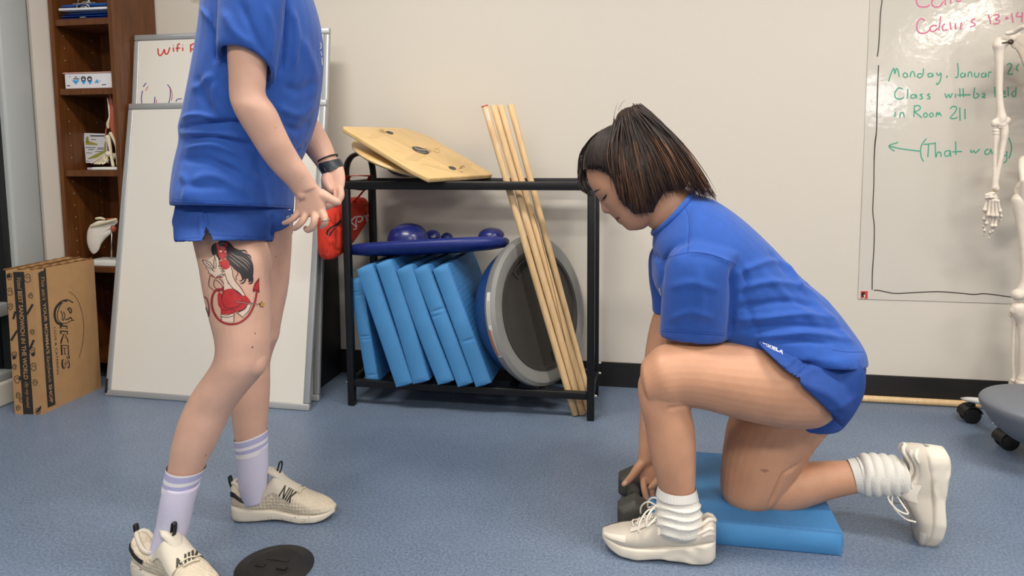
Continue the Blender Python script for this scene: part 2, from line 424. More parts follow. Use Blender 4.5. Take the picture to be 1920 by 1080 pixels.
# ================================================================== BOOKCASE
wood = mat('walnut_laminate', (110, 64, 27), .42, rgb2=(82, 45, 18), vscale=5, stretch=(14, 14, 1.2))
BX0, BX1, BY0 = -2.462, -2.160, 2.62
bc = empty('bookcase', ((BX0+BX1)/2, BY0, 0), 'tall narrow walnut brown bookcase standing in the left corner', 'bookcase')
def side_panel(x0, x1): return obj('side_panel', box((x0, BY0, 0), (x1, YW-.008, 2.1), .0015), wood, bc, False)
side_panel(BX0, BX0+.02); side_panel(BX1-.02, BX1)
obj('back_panel', box((BX0+.02, YW-.016, 0), (BX1-.02, YW-.009, 2.1)), wood, bc, False)
obj('top_panel', box((BX0, BY0, 2.1), (BX1, YW-.008, 2.125), .0015), wood, bc, False)
SH = [py(150, 35, BY0+.008)[2], py(150, 166, BY0+.008)[2], py(185, 319.5, BY0+.008)[2], py(200, 500.5, BY0+.008)[2], .1]
for z in SH: obj('shelf', box((BX0+.021, BY0+.008, z-.026), (BX1-.021, YW-.017, z), .0015), wood, bc, False)
holes = []
for k in range(36):
    z = .14+k*.052
    if any(abs(z-s+.013) < .03 for s in SH): continue
    for y in (BY0+.05, YW-.07):
        obj('shelf_pin', tube([(BX0+.0195, y, z), (BX0+.0215, y, z)], .0022, 8), mat('pin_metal', (190, 170, 140), .4), bc)
# clipboards on the top shelf
cbm = [mat('clipboard_blue', (24, 72, 150), .35), mat('clipboard_navy', (22, 38, 120), .35), mat('clipboard_white', (226, 228, 230), .4)]
metal = mat('clip_metal', (188, 186, 180), .28, metal=.9)
cl_lab = ['dark blue clipboard at the bottom of the stack on the top bookcase shelf', 'mid blue clipboard second from the bottom of the stack', 'blue clipboard third from the bottom, below the white one',
          'white clipboard lying near the top of the stack in the bookcase', 'bright blue clipboard at the very top of the stack']
cz = SH[0]+.001
for i, (mi, zz) in enumerate([(1, 0), (0, .011), (0, .022), (2, .036), (0, .052)]):
    c0 = (BX0+BX1)/2+.004; y0 = BY0+.012+(.006*((i*7) % 3)); a = math.radians([0, 1.5, -1, 2, -2][i])
    M = Matrix.Translation((c0, y0, cz+zz))@Matrix.Rotation(a, 4, 'Z')
    e = empty('clipboard', (c0, y0, cz+zz), cl_lab[i], 'clipboard', 'clipboards on the top shelf')
    obj('board', box((-.112, 0, 0), (.112, .24, .003+(0 if i < 3 else .006)), .0012, M), cbm[mi], e)
    t_ = .009 if i == 4 else .0045
    if i >= 3:
        obj('clip', [box((-.055, .0, t_), (.055, .032, t_+.005), .002, M), xf(tube([(-.03, .006, t_+.004), (-.022, .0, t_+.016), (0, -.003, t_+.02), (.022, 0, t_+.016), (.03, .006, t_+.004)], .003, 8, 4), M),
                     xf(ball((0, .016, t_+.008), (.02, .014, .008)), M)], metal, e)
    elif i == 0:
        obj('clip', [xf(ball((0, -.0012, .0045), (.016, .002, .003)), M)], metal, e)
# printed cardboard tray box on the second shelf
wbx = mat('white_card', (222, 220, 224), .6); pkm = mat('pink_card', (196, 150, 138), .6); prb = mat('print_blue', (60, 160, 220), .5); prk = mat('print_black', (40, 44, 50), .5)
bx0, bx1, bz = BX0+.040, BX1-.028, SH[1]+.001
g = box((bx0+.008, BY0+.012, bz), (bx1, BY0+.22, bz+.062), .001)
bb = bvh_of(g); marks = []
Z6 = zm(80, 0, 4.154)
for q in [((228, 625), (288, 625), (258, 660)), ((298, 630), (340, 630), (320, 660)), ((348, 630), (390, 630), (370, 660))]:
    marks.append(ink_fill(bb, Z6(*q), mi=2, smooth=False))
for c in ((318, 614), (366, 614)):
    marks.append(ink_line(bb, Z6(*[(c[0]+15*math.cos(t), c[1]+16*math.sin(t)) for t in np.linspace(0, 5.9, 12)]), 2, mi=3, closed=True))
for q in [((238, 614), (286, 614)), ((250, 600), (268, 600)), ((305, 610), (332, 610)), ((353, 608), (380, 608)), ((460, 660), (495, 658)), ((188, 668), (215, 668))]:
    marks.append(ink_line(bb, Z6(*q), 1.6, mi=3))
for q in [((402, 646), (440, 646), (425, 615)), ((440, 632), (452, 630), (446, 620)), ((200, 600), (222, 600), (211, 592)), ((284, 602), (296, 602), (290, 595))]:
    marks.append(ink_fill(bb, Z6(*q), mi=2, smooth=False))
pb = tag(obj('packaging_box', [g]+marks, [wbx, pkm, prb, prk], smooth=False),
    'shallow white printed cardboard box with blue triangles on a bookcase shelf', 'box')
obj('lid', box((bx0, BY0+.009, bz+.0622), (bx1+.001, BY0+.225, bz+.067), .0008), pkm, pb, False)
# foot and ankle model with its card on the third shelf
bone = mat('bone_plastic', (226, 214, 184), .45, var=.06, vscale=40); muscle = mat('muscle_rubber', (176, 88, 66), .5, var=.1, vscale=30); whitep = mat('white_plastic', (232, 230, 226), .35)
Zf = zm(150, 170, 6.756)
YF = BY0+.05
def zf(x, y, Y=YF): p = Zf((x, y))[0]; return py(p[0], p[1], Y)
fm = empty('joint_model', zf(400, 1000), 'skeletal leg model with red muscle on a white base on the third shelf', 'anatomical model')
b0 = zf(212, 960); b1 = zf(500, 1003)
obj('base', box((b0[0], YF-.03, SH[2]+.001), (BX1-.023, YF+.05, SH[2]+.013), .003), whitep, fm)
obj('bone', [tube([zf(420, 945), zf(400, 850), zf(382, 720), zf(362, 620), zf(355, 590)], [.007, .006, .007, .0095, .011], 12, 4, True), tube([zf(478, 930), zf(470, 760), zf(455, 680), zf(410, 580), zf(390, 545)], [.006, .006, .006, .006, .008], 12, 4, True),
             tube([zf(348, 95), zf(365, 200), zf(375, 330), zf(352, 420), zf(358, 470)], [.002, .004, .004, .006, .004], 10, 4, True)], bone, fm)
obj('muscle', [tube([zf(385, 60, YF+.01), zf(405, 180, YF+.01), zf(425, 330, YF+.01), zf(420, 450, YF+.01), zf(445, 560, YF+.01), zf(465, 680, YF+.01)], [.006, .011, .015, .014, .009, .004], 14, 4, True), tube([zf(338, 450), zf(325, 540), zf(325, 600)], [.002, .003, .003], 8, 3, True)], muscle, fm)
ft = []
for k, (tx, ty) in enumerate([(150, 915), (185, 925), (215, 925), (245, 925), (285, 925)]):
    ft.append(tube([zf(tx, ty, YF-.012*k+.03), zf(tx+35, ty-18, YF-.01*k+.03), zf((tx+35+370)/2, (ty+800)/2-25, YF-.008*k+.03), zf(375-8*k, 820, YF+.02)], [.004, .0035, .004, .007], 8, 4, True))
ft += [ball(zf(365, 800), (.014, .014, .012)), ball(zf(425, 830, YF+.02), (.013, .02, .014)), ball(zf(330, 880), (.012, .012, .008))]
obj('foot_bones', ft, bone, fm)
YC = BY0+.11
cd_ = empty('reference_card', zf(190, 990, YC), 'white printed card with foot drawings leaning behind the leg model', 'card')
cq = [zf(75, 915, YC), zf(360, 915, YC), zf(330, 545, YC+.02), zf(42, 535, YC+.02)]
nn = nrm(np.cross(cq[1]-cq[0], cq[3]-cq[0])); g = (np.array(cq+[c-nn*.003 for c in cq]), [(0, 1, 2, 3), (7, 6, 5, 4), (0, 4, 5, 1), (1, 5, 6, 2), (2, 6, 7, 3), (3, 7, 4, 0)])
bb = bvh_of(g); mk = [ink_fill(bb, Zf((70, 655), (105, 645), (92, 575), (104, 575), (115, 640), (225, 675), (222, 690), (75, 685)), mi=1, smooth=False),
    ink_fill(bb, Zf((98, 860), (210, 800), (300, 760), (315, 650), (330, 650), (335, 770), (210, 850), (110, 868)), mi=1, smooth=False)]
for y, x0_, x1_ in [(572, 130, 310), (619, 140, 205), (720, 72, 200), (745, 105, 175), (788, 80, 150), (725, 225, 300), (740, 215, 300), (770, 195, 290), (893, 85, 110), (605, 68, 90)]:
    mk.append(ink_line(bb, Zf((x0_, y), (x1_, y+2)), 2.2 if y == 572 else 1., mi=2))
obj('card', [g]+mk, [mat('card_white', (206, 206, 210), .5), mat('print_olive', (150, 146, 60), .6), prk], cd_, False)
obj('card_foot', box(tuple(np.minimum(zf(90, 988, YC-.04), zf(200, 930, YC))*[1, 1, 0]+[0, 0, SH[2]+.001]), tuple(np.maximum(zf(200, 988, YC-.04), zf(330, 930, YC))*[1, 1, 0]+[0, 0, SH[2]+.010]), .001), mat('lilac_plastic', (200, 196, 212), .4), cd_)
# scapula model on the fourth shelf
Zs = zm(80, 240, 3.858); YS = BY0+.06
def zs(x, y, Y=YS): p = Zs((x, y))[0]; return py(p[0], p[1], Y)
sm_ = empty('shoulder_blade_model', zs(470, 990), 'white shoulder blade model on a thin rod above the lowest visible shelf', 'anatomical model')
obj('base', box((zs(368, 985)[0], YS-.04, SH[3]+.001), (BX1-.023, YS+.06, SH[3]+.024), .002), whitep, sm_)
obj('rod', tube([zs(498, 940), zs(500, 740)], .003, 10), metal, sm_)
out = [(345, 700), (400, 672), (470, 668), (535, 660), (540, 690), (500, 705), (495, 760), (455, 800), (425, 840), (405, 885), (370, 912), (345, 895), (325, 850), (318, 800), (325, 740)]
oc = crom(np.array(out+out[:1], float), 4)[:-1]; cen = oc.mean(0); Rr = []
for k, (sc, dy_) in enumerate([(0.02, -.012), (.5, -.011), (.8, -.007), (.95, -.003), (1, 0), (.95, .004), (.8, .003), (.5, 0), (.02, -.002)]):
    Rr.append([zs(*(cen+(p-cen)*sc), YS+dy_) for p in oc])
obj('blade', skin(np.array(Rr)), mat('bone_white', (232, 226, 216), .3, var=.03, vscale=40), sm_)
obj('spine_ridge', tube([zs(345, 712, YS-.01), zs(400, 700, YS-.014), (zs(460, 680, YS-.02)), zs(530, 662, YS-.02)], [.003, .006, .007, .006], 12, 4, True), bone, sm_)
obj('spine_cap', tube([zs(388, 655), zs(420, 652), zs(450, 660)], [.005, .006, .004], 10, 3, True), bone, sm_)
obj('muscle', [ball(zs(515, 725), (.012, .014, .018)), tube([zs(450, 660), zs(500, 655), zs(535, 655)], .003, 8, 2, True)], muscle, sm_)
# ================================================================== SANDWICH BOX
card = mat('corrugated_card', (168, 130, 88), .8, var=.05, vscale=25, bump=.1, bscale=120); cdark = mat('card_edge', (120, 84, 46), .9); ink = mat('box_ink', (34, 30, 28), .7)
c0 = np.array([-2.350, 2.214, 0]); c1 = np.array([-2.244, 2.231, 0]); c2 = np.array([-2.245, 2.531, 0]); c3 = c0+(c2-c1)
up = np.array([0, 0, .558])
tl = np.array([.004, .0, 0])
Vb = np.array([c0, c1, c2, c3, c0+up+tl*2, c1+up+tl, c2+up-[0, 0, .006]+tl, c3+up+[0, 0, .004]+tl])
Fb = [(0, 1, 5, 4), (1, 2, 6, 5), (2, 3, 7, 6), (3, 0, 4, 7), (4, 5, 6, 7), (0, 3, 2, 1)]
g = (Vb, Fb); bb = bvh_of(g); mk = []
Z5 = zm(0, 480, 3.3714)
mk.append(ink_fill(bb, Z5((83, 100), (152, 100), (213, 1000), (148, 1000)), mi=1, smooth=False, step=8))
mk.append(ink_fill(bb, Z5((239, 84), (288, 76), (352, 967), (303, 988)), off=.0006, mi=1, smooth=False, step=8))
def lerpq(a, b, t0, t1, u0, u1):
    """sub-quad of a strip running from top edge a=(left,right) to bottom edge b: text reading downward"""
    a, b = np.array(a, float), np.array(b, float); L = lambda t, u: (a[0]*(1-u)+a[1]*u)*(1-t)+(b[0]*(1-u)+b[1]*u)*t
    return [L(t0, u0), L(t1, u0), L(t1, u1), L(t0, u1)]
s1 = (Z5((83, 100), (152, 100)), Z5((148, 1000), (213, 1000))); s2 = (Z5((239, 84), (288, 76)), Z5((303, 988), (352, 967)))
for s, t0, t1, txt, kw in [(s1, .04, .125, 'Voted', dict(shear=.35)), (s1, .135, .755, 'BEST SANDWICH IN THE WORLD', dict(bold=.02)), (s1, .775, .955, '(by my mom)', dict(shear=.35)),
                           (s2, .055, .225, "This ain't", dict(shear=.35)), (s2, .24, .60, "YOUR MOMMA'S", dict(bold=.02)), (s2, .61, .80, 'Sandwich', dict(shear=.35)), (s2, .815, .945, 'SHOP', dict(bold=.02))]:
    mk.append(ink_text(bb, txt, lerpq(*s, t0, t1, .3, .72), off=.0011, mi=0, **kw))
# doodles on the narrow side
for (x, y, r_) in [(60, 130, 16), (62, 225, 18), (66, 320, 14), (92, 625, 15), (92, 700, 12), (110, 780, 18), (115, 880, 13), (175, 140, 20), (194, 250, 12), (205, 480, 12), (206, 600, 17), (212, 700, 18), (222, 800, 14), (135, 910, 12), (240, 980, 14), (115, 960, 12)]:
    pts = [(x+r_*math.cos(t)*(1+.25*math.sin(3*t+x)), y+r_*1.3*math.sin(t)) for t in np.linspace(0, 5.6, 10)]
    mk.append(ink_line(bb, Z5(*pts), 1.2, mi=1, closed=True)); mk.append(ink_line(bb, Z5((x-r_*.6, y+4), (x, y-r_*.5), (x+r_*.6, y+3)), 1, mi=1))
for x, y in [(55, 125), (88, 640), (208, 620), (128, 770)]: mk.append(ink_fill(bb, Z5((x-10, y-5), (x+8, y-12), (x+12, y+8), (x-6, y+14)), mi=1, off=.0005))
for a, b in [((170, 370), (208, 305)), ((70, 535), (110, 470)), ((188, 590), (215, 530)), ((84, 400), (98, 350)), ((225, 1000), (262, 950))]:
    mk.append(ink_line(bb, Z5(a, b), 4.2, mi=1))
# logo on the broad side
lg = lambda pts, w=1.6, **k: mk.append(ink_line(bb, Z5(*pts), w, mi=1, **k))
lg([(372, 300), (395, 282), (430, 278), (462, 296)], 2); lg([(385, 290), (352, 330), (345, 380), (360, 420), (395, 436)], 4.5)
lg([(400, 285), (372, 330), (362, 380), (380, 420), (420, 425), (445, 410), (470, 405)], 1.5); lg([(428, 335), (438, 348), (444, 362), (452, 345), (440, 328), (425, 335)], 2.2)
lg([(383, 345), (395, 378), (392, 405)], 1.6); lg([(400, 352), (410, 380), (398, 410)], 1.6); lg([(412, 402), (432, 398), (446, 388), (455, 402)], 2.2); lg([(405, 290), (415, 282), (424, 290)], 2)
lg([(435, 225), (470, 250), (500, 300), (520, 370), (530, 450), (520, 560), (500, 640)], .8)
for txt, q, kw in [("IKE'S", [(376, 436), (388, 716), (445, 712), (428, 440)], dict(bold=.03)), ('LOVE & CATERING', [(338, 452), (360, 752), (374, 750), (352, 450)], dict(bold=.0))]:
    mk.append(ink_text(bb, txt, Z5(*q), off=.0006, mi=1, **kw))
mk.append(ink_text(bb, "IKE'S", Z5((386, 446), (398, 706), (436, 703), (420, 449)), off=.0012, mi=0, bold=-.005))
# torn corrugated top flaps
fl = []
for k, (p, q, h) in enumerate([(c0+up, c3+up, .004), ((c0+c1)/2+up, (c2+c3)/2+up, .006), (c1+up-[.006, 0, 0], c2+up-[.006, 0, .006], .004)]):
    n_ = 14; P = [p+(q-p)*j/n_+[0, 0, h*.6+.003*math.sin(j*3.1+k)] for j in range(n_+1)]
    fl.append(tube(P, .0035, 6)+(2,))
cbx = tag(obj('cardboard_box', [g]+mk, [card, ink, cdark], smooth=False), 'tall brown printed cardboard catering box standing by the glass partition', 'box')
for q in fl: obj('torn_edge', q[:2], cdark, cbx)
# ================================================================== WHITEBOARDS
alu = mat('aluminium_frame', (176, 178, 180), .35, metal=.35); wb = mat('whiteboard_face', (226, 221, 212), .28, spec=.4, coat=.15)
red = mat('red_marker', (206, 62, 52), .5); blu = mat('blue_marker', (52, 56, 140), .5); blk = mat('black_plastic', (24, 24, 26), .4)
def whiteboard(name, bl, br, tl, label, marks=None):
    bl, br, tl = map(np.array, (bl, br, tl)); x = nrm(br-bl); W_ = np.linalg.norm(br-bl); z = nrm((tl-bl)-x*((tl-bl)@x)); H_ = (tl-bl)@z; y = np.cross(z, x)
    M = frameM(bl, x, y, z); e = empty(name, (bl+br)/2, label, 'whiteboard', 'whiteboards leaning in the corner')
    g = box((.01, .004, .01), (W_-.01, .014, H_-.01), 0, M); mk = marks(bvh_of(g)) if marks else []
    obj('writing_surface', [g]+mk, [wb, red, blu, mat('faint_smudge', (206, 200, 198), .3)], e, False)
    f = .026
    for lo, hi in [((0, 0, 0), (W_, .02, f)), ((0, 0, H_-f), (W_, .02, H_)), ((0, 0, f), (f, .02, H_-f)), ((W_-f, 0, f), (W_, .02, H_-f))]:
        obj('frame_bar', box(lo, hi, .004, M), alu, e)
    obj('corner_clip', [box((.0005, -.003, .012), (.011, .003, .07), .002, M)], blk, e)
    return e
def wmarks(b):
    Z1 = zm(0, 0, 2.7); m_ = []
    for p in [((800, 245), (803, 275), (815, 280), (828, 262), (832, 250), (838, 272), (850, 270), (860, 240)), ((878, 240), (880, 262)), ((912, 222), (900, 228), (898, 262)), ((890, 245), (912, 243)), ((925, 240), (926, 258)),
              ((965, 225), (966, 265)), ((965, 230), (980, 222), (990, 232), (985, 246), (968, 250))]:
        m_.append(ink_line(b, Z1(*p), 2.6, mi=1))
    for x, y in ((878, 230), (925, 228)): m_.append(ink_line(b, Z1((x-2, y), (x+2, y)), 2, mi=1))
    for p in [((740, 420), (725, 440)), ((722, 460), (716, 500), (722, 540)), ((848, 428), (862, 450), (862, 490), (850, 540)), ((785, 490), (780, 540)), ((890, 515), (900, 502), (920, 500))]: m_.append(ink_line(b, Z1(*p), 1.6, mi=2))
    for p in [((750, 435), (738, 460)), ((860, 440), (872, 475), (868, 510)), ((792, 505), (794, 540))]: m_.append(ink_line(b, Z1(*p), 1.2, mi=1))
    return m_
tr = py(620, 52, 2.745)
whiteboard('whiteboard', (-2.152, 2.525, 0.002), (tr[0]-.002, 2.525, 0.002), (-2.152, 2.735, 1.495), 'taller whiteboard at the back with red handwriting, leaning behind the plain one', wmarks)
def smudge(b): return [ink_fill(b, [(236, 560), (246, 620), (250, 690), (240, 700), (228, 640)], mi=3, step=12)]
tr2 = pxX(577, 772, -1.25)
whiteboard('whiteboard', (-2.158, 2.447, 0.001), (-1.248, 2.425, 0.001), (-2.152, 2.676, 1.2), 'plain blank whiteboard in front, behind the standing person', None)
# black cabinet the boards lean on
bk = mat('black_laminate', (15, 15, 17), .55)
cb = empty('storage_cabinet', (-1.7, 2.8, 0), 'low black cabinet standing behind the whiteboards', 'cabinet')
obj('carcass', box((-2.13, 2.672, .0), (-1.318, YW-.008, .74), .003), bk, cb)
obj('door', [box((-2.125, 2.664, .03), (-1.728, 2.6715, .73), .002)], bk, cb); obj('door', [box((-1.722, 2.664, .03), (-1.322, 2.6715, .73), .002)], bk, cb)
# ================================================================== RACK
rk = mat('black_steel', (22, 22, 25), .38, metal=.2, spec=.5)
X0, Y0, RW, RD, RH, T = -1.1226, 2.504, .960, .290, .880, .027
rack = empty('storage_rack', (X0+RW/2, Y0+RD/2, 0), 'black square-tube steel storage rack standing against the back wall', 'rack')
for x in (X0, X0+RW-T):
    for y in (Y0, Y0+RD-T): obj('post', box((x, y, 0), (x+T, y+T, RH-.002), .003), rk, rack)
for y in (Y0, Y0+RD-T): obj('top_rail', box((X0-.001, y-.001, RH-.031), (X0+RW+.001, y+T+.001, RH), .004), rk, rack)
for x in (X0, X0+RW-T): obj('side_rail', box((x-.0005, Y0+T, RH-.030), (x+T+.0005, Y0+RD-T, RH-.001), .003), rk, rack)
for y in (Y0+.002, Y0+RD-T): obj('shelf_rail', box((X0+T, y, .078), (X0+RW-T, y+T-.004, .106), .003), rk, rack)
for x in (X0+.002, X0+RW-T+.002): obj('shelf_side_rail', box((x, Y0+T, .078), (x+T-.004, Y0+RD-T, .106), .003), rk, rack)
for k in range(7):
    x = X0+.060+k*.115; obj('shelf_slat', box((x, Y0+T-.002, .094), (x+.035, Y0+RD-T+.002, .103), .001), rk, rack)
bolt = mat('zinc_bolt', (190, 190, 188), .3, metal=.8)
for x, s in ((X0, -1), (X0+RW, 1)):
    for y in (Y0+T/2, Y0+RD-T/2): obj('bolt', tube([(x, y, .092), (x+s*.006, y, .092)], [.006, .005], 10, 1, True), bolt, rack)
obj('bolt', tube([(X0+RW, Y0+RD-T/2, .135), (X0+RW+.006, Y0+RD-T/2, .135)], [.006, .005], 10, 1, True), bolt, rack)
# ------------------------------------------------------------------ foam balance pads
padm = mat('blue_foam', (74, 142, 200), .62, var=.05, vscale=15)
padt = mat('blue_foam_textured', (66, 132, 192), .6)
def _pt():
    N = padt.node_tree; b = N.nodes['Principled BSDF']; tc = N.nodes.new('ShaderNodeTexCoord')
    v = N.nodes.new('ShaderNodeTexVoronoi'); v.inputs['Scale'].default_value = 150; v.inputs['Randomness'].default_value = .15
    N.links.new(tc.outputs['Object'], v.inputs['Vector']); k = N.nodes.new('ShaderNodeBump'); k.inputs['Strength'].default_value = .6; k.inputs['Distance'].default_value = .003; k.invert = True
    N.links.new(v.outputs['Distance'], k.inputs['Height']); N.links.new(k.outputs[0], b.inputs['Normal'])
_pt()
def pad_geo(L, T_, D, bulge=.006, dents=(), bend=0.):
    """x along the long edge, y depth, z thickness; rounded long edges, beaded seam"""
    nx, ny, nz = 60, 44, 8; parts = []
    def face(fn, nu, nv, mi):
        V = [fn(i/nu, j/nv) for i in range(nu+1) for j in range(nv+1)]
        Fc = [(i*(nv+1)+j, (i+1)*(nv+1)+j, (i+1)*(nv+1)+j+1, i*(nv+1)+j+1) for i in range(nu) for j in range(nv)]
        parts.append((V, Fc, mi))
    def corner(u): return .03*(abs(2*u-1)**12)
    def rim(u, v):  # rectangle with softened corners: position on outline for inset
        return u*L, v*D
    def off(w): return bulge*(1-(2*w-1)**2)
    def P(x, y, z):
        q = bend*math.sin(math.pi*x/L); return (x, y, z+q)
    def bead(t): return .0011*math.sin(t*620)
    # broad faces
    for z, s in ((0, -1), (T_, 1)):
        face(lambda u, v, z=z, s=s: P(u*L, v*D, z+s*(.0018*min(1, 12*u, 12*(1-u), 12*v, 12*(1-v)))), nx, ny, 1)
    def front(u, w, yy, sg):
        x = u*L; o_ = off(w)*min(1, 30*u, 30*(1-u))**.5; y = yy+sg*o_; d = 0
        for du, dw, dep in dents: d += dep*math.exp(-((u-du)/.012)**2-((w-dw)/.35)**2)
        return P(x, y-sg*d, w*T_)
    face(lambda u, w: front(u, w, 0, -1), nx*3, nz, 0); face(lambda u, w: front(u, w, D, 1), nx, nz, 0)
    face(lambda v, w: P(-off(w)*min(1, 30*v, 30*(1-v))**.5, v*D, w*T_), ny, nz, 0); face(lambda v, w: P(L+off(w)*min(1, 30*v, 30*(1-v))**.5, v*D, w*T_), ny, nz, 0)
    # saw-tooth edge where the textured skin meets the moulded rim
    for z in (0, T_):
        for y, n_ in ((0, 110), (D, 110)):
            V = []; Fc = []
            for k in range(n_):
                x0, x1 = L*k/n_, L*(k+1)/n_; zz = z; o_ = -.0012 if y == 0 else .0012; b0 = len(V)
                V += [P(x0, y+o_, zz), P(x1, y+o_, zz), P((x0+x1)/2, y+o_*2, zz+(.002 if z == 0 else -.002)), P((x0+x1)/2, y-o_*2, zz+(-.001 if z == 0 else .001))]; Fc += [(b0, b0+2, b0+3), (b0+2, b0+1, b0+3), (b0, b0+1, b0+2)]
            parts.append((V, Fc, 1))
    return parts
def finish_pad(name, geo, M, label, group):
    geo = [xf(g, M) for g in geo]; c = geo[0][0].mean(0)
    geo = [(np.asarray(g[0])-c,)+tuple(g[1:]) for g in geo]
    o = obj(name, geo, [padm, padt]); bm = bmesh.new(); bm.from_mesh(o.data); bmesh.ops.remove_doubles(bm, verts=bm.verts, dist=.0012); bmesh.ops.recalc_face_normals(bm, faces=bm.faces); bm.to_mesh(o.data); bm.free()
    o.data.polygons.foreach_set('use_smooth', [True]*len(o.data.polygons)); o.data.set_sharp_from_angle(angle=math.radians(50))
    o.location = c.tolist(); return tag(o, label, 'balance pad', group)
Z7 = zm(600, 400, 2.7)
pads = [((152, 342), (210, 330), (298, 846), (234, 860), [(.12, .3, .003), (.15, .5, .003), (.55, .5, .004), (.58, .5, .003), (.93, .6, .003)], 0, 'foam pad at the far left of the rack row, lower and more upright'),
        ((186, 290), (268, 258), (468, 858), (388, 882), [], 0, 'second blue foam pad from the left, leaning on the low upright one'),
        ((283, 258), (365, 240), (552, 838), (473, 871), [], .004, 'third blue foam pad from the left end of the rack row'),
        ((388, 290), (468, 262), (678, 848), (598, 866), [], -.006, 'fourth blue foam pad from the left, with a slightly bowed front edge'),
        ((475, 288), (550, 265), (776, 860), (697, 876), [(.36, .6, .004), (.40, .3, .003)], 0, 'fifth blue foam pad from the left, with a dent in its front edge'),
        ((570, 285), (650, 262), (868, 858), (790, 878), [(.62, .6, .004)], 0, 'foam pad at the right end of the row, its broad textured face showing')]
YP = 2.474
for a, b, c, d, dents, bend, lab in pads:
    first = a[0] == 152; yp = YP+.062*first; A, B_, C_, D_ = [py(*Z7(q)[0], yp) for q in (a, b, c, d)]
    top = (A+B_)/2; bot = (C_+D_)/2; x = nrm(bot-top); th = ((B_-A)+(C_-D_))/2; z = nrm(th-x*(th@x)); y = np.cross(z, x)
    L_ = np.linalg.norm(bot-top); T_ = abs(th@z)
    M = frameM(top-z*T_/2, x, y, z)
    if (np.array(M)[:3, :3]@np.array([0, 1, 0]))[1] < 0:
        y = -y; M = frameM(top-z*T_/2, x, y, z)
    finish_pad('foam_balance_pad', pad_geo(L_, T_, .335 if first else .385, .006, dents, bend), M, lab, 'blue foam pads standing in the rack')
PH = .062
finish_pad('foam_balance_pad', pad_geo(.475, PH-.002, .405, .007), frameM((.018, 1.758, .001), (1, 0, 0), (0, 1, 0), (0, 0, 1)), 'blue textured foam pad lying flat on the floor under a bent knee', 'blue foam balance pads')
# ------------------------------------------------------------------ dark blue wobble platform and pods lying on the pads
nav = mat('navy_plastic', (24, 42, 118), .42, var=.06, vscale=30); navd = mat('navy_rubber', (24, 36, 108), .32, coat=.2)
PL, PR_ = py(660, 468, 2.64), py(953, 452, 2.64); cx = (PL+PR_)/2; hx = np.linalg.norm(PR_-PL)/2; ang = math.atan2((PR_-PL)[2], (PR_-PL)[0])
def oval(rx, ry, z, n=56, ex=2.6):
    th = np.linspace(0, 2*math.pi, n, endpoint=False); c, s = sup(th, ex); return np.stack([rx*c, ry*s, np.full(n, z)], -1)
R = np.array([oval(hx*.02, .01, .021), oval(hx*.6, .11, .0205), oval(hx*.9, .152, .019), oval(hx*.97, .166, .014), oval(hx, .172, .004), oval(hx*.995, .170, -.012), oval(hx*.96, .158, -.022), oval(hx*.78, .125, -.030), oval(hx*.4, .07, -.035), oval(hx*.02, .01, -.036)])
M = Matrix.Translation(cx.tolist())@Matrix.Rotation(-ang, 4, 'Y')@Matrix.Rotation(math.radians(-9), 4, 'X')
wp = tag(obj('wobble_board', xf(skin(R), M), nav, smooth=True), 'wide dark blue oval wobble board lying across the foam pads', 'balance board')
for (px_, pyy, r_, yy, lab) in [(765, 441, 40, 2.62, 'largest dark blue balance pod, at the left on the oval board'), (810, 441, 17, 2.72, 'dark blue balance pod half hidden behind the largest one'), (838, 443, 12, 2.66, 'smallest dark blue balance pod, in the middle of the oval board'), (921, 441, 25, 2.64, 'dark blue balance pod alone at the right end of the oval board')]:
    c = py(px_, pyy, yy); r = r_*yy/F*1.03; zt = cx[2]+.018+(c[0]-cx[0])*math.tan(ang); h = py(px_, pyy-r_*.55, yy)[2]-zt
    h = max(h, .018)
    prof = [(.001, 0), (r*.92, 0), (r, .004), (r*.985, h*.2), (r*.9, h*.5), (r*.68, h*.8), (r*.35, h*.96), (.001, h)]
    e = empty('balance_pod', (c[0], yy, zt), lab, 'balance pod', 'blue balance pods on the oval board')
    prof = [tuple(q) for q in np.vstack([prof[:2], crom(np.array(prof[1:]), 4)[1:]])]
    Mp = Matrix.Translation((c[0], yy, zt))@Matrix.Rotation(-ang, 4, 'Y')
    obj('dome', lathe(prof, Mp), navd, e)
    obj('seam_ridge', tube([np.array((Mp@Vector((r*math.sin(t)*.99, -r*.12*0, h*math.cos(t)*.995)))) for t in np.linspace(-1.45, 1.45, 14)], .0012, 6), navd, e)
# ------------------------------------------------------------------ half-dome balance trainer
grey = mat('grey_plastic', (132, 132, 130), .45, var=.04, vscale=20); dk = mat('charcoal_plastic', (52, 49, 47), .5, var=.08, vscale=14); blued = mat('blue_vinyl_dome', (34, 68, 128), .35)
Cb = py(1013, 580, 2.632); n_ = nrm([.85, -.46, .2])
upd = np.array([-.18, 0, .98]); zv = nrm(upd-n_*(upd@n_)); xv = np.cross(zv, n_)
Rb = .288
Mb = frameM(Cb, xv, zv, n_)      # local z = platform normal
bo = empty('balance_trainer', Cb-np.array([0, 0, Rb]), 'half-dome balance trainer with grey rim standing on its edge in the rack', 'balance trainer')
def polyrim(r, z, n=80, k=.035):
    th = np.linspace(0, 2*math.pi, n, endpoint=False); rr = r*(1-k*np.clip(np.cos(2*(th-math.pi/2))*1.0, 0, 1)**6*0-k*.0)
    return np.stack([rr*np.cos(th), rr*np.sin(th), np.full(n, z)], -1)
R = [(.228, .006), (.252, .012), (.275, .012), (Rb, .002), (Rb, -.018), (Rb-.008, -.034), (Rb-.03, -.04)]
obj('rim', xf(skin(np.array([polyrim(*r) for r in R]), False, False), Mb), grey, bo, angle=35)
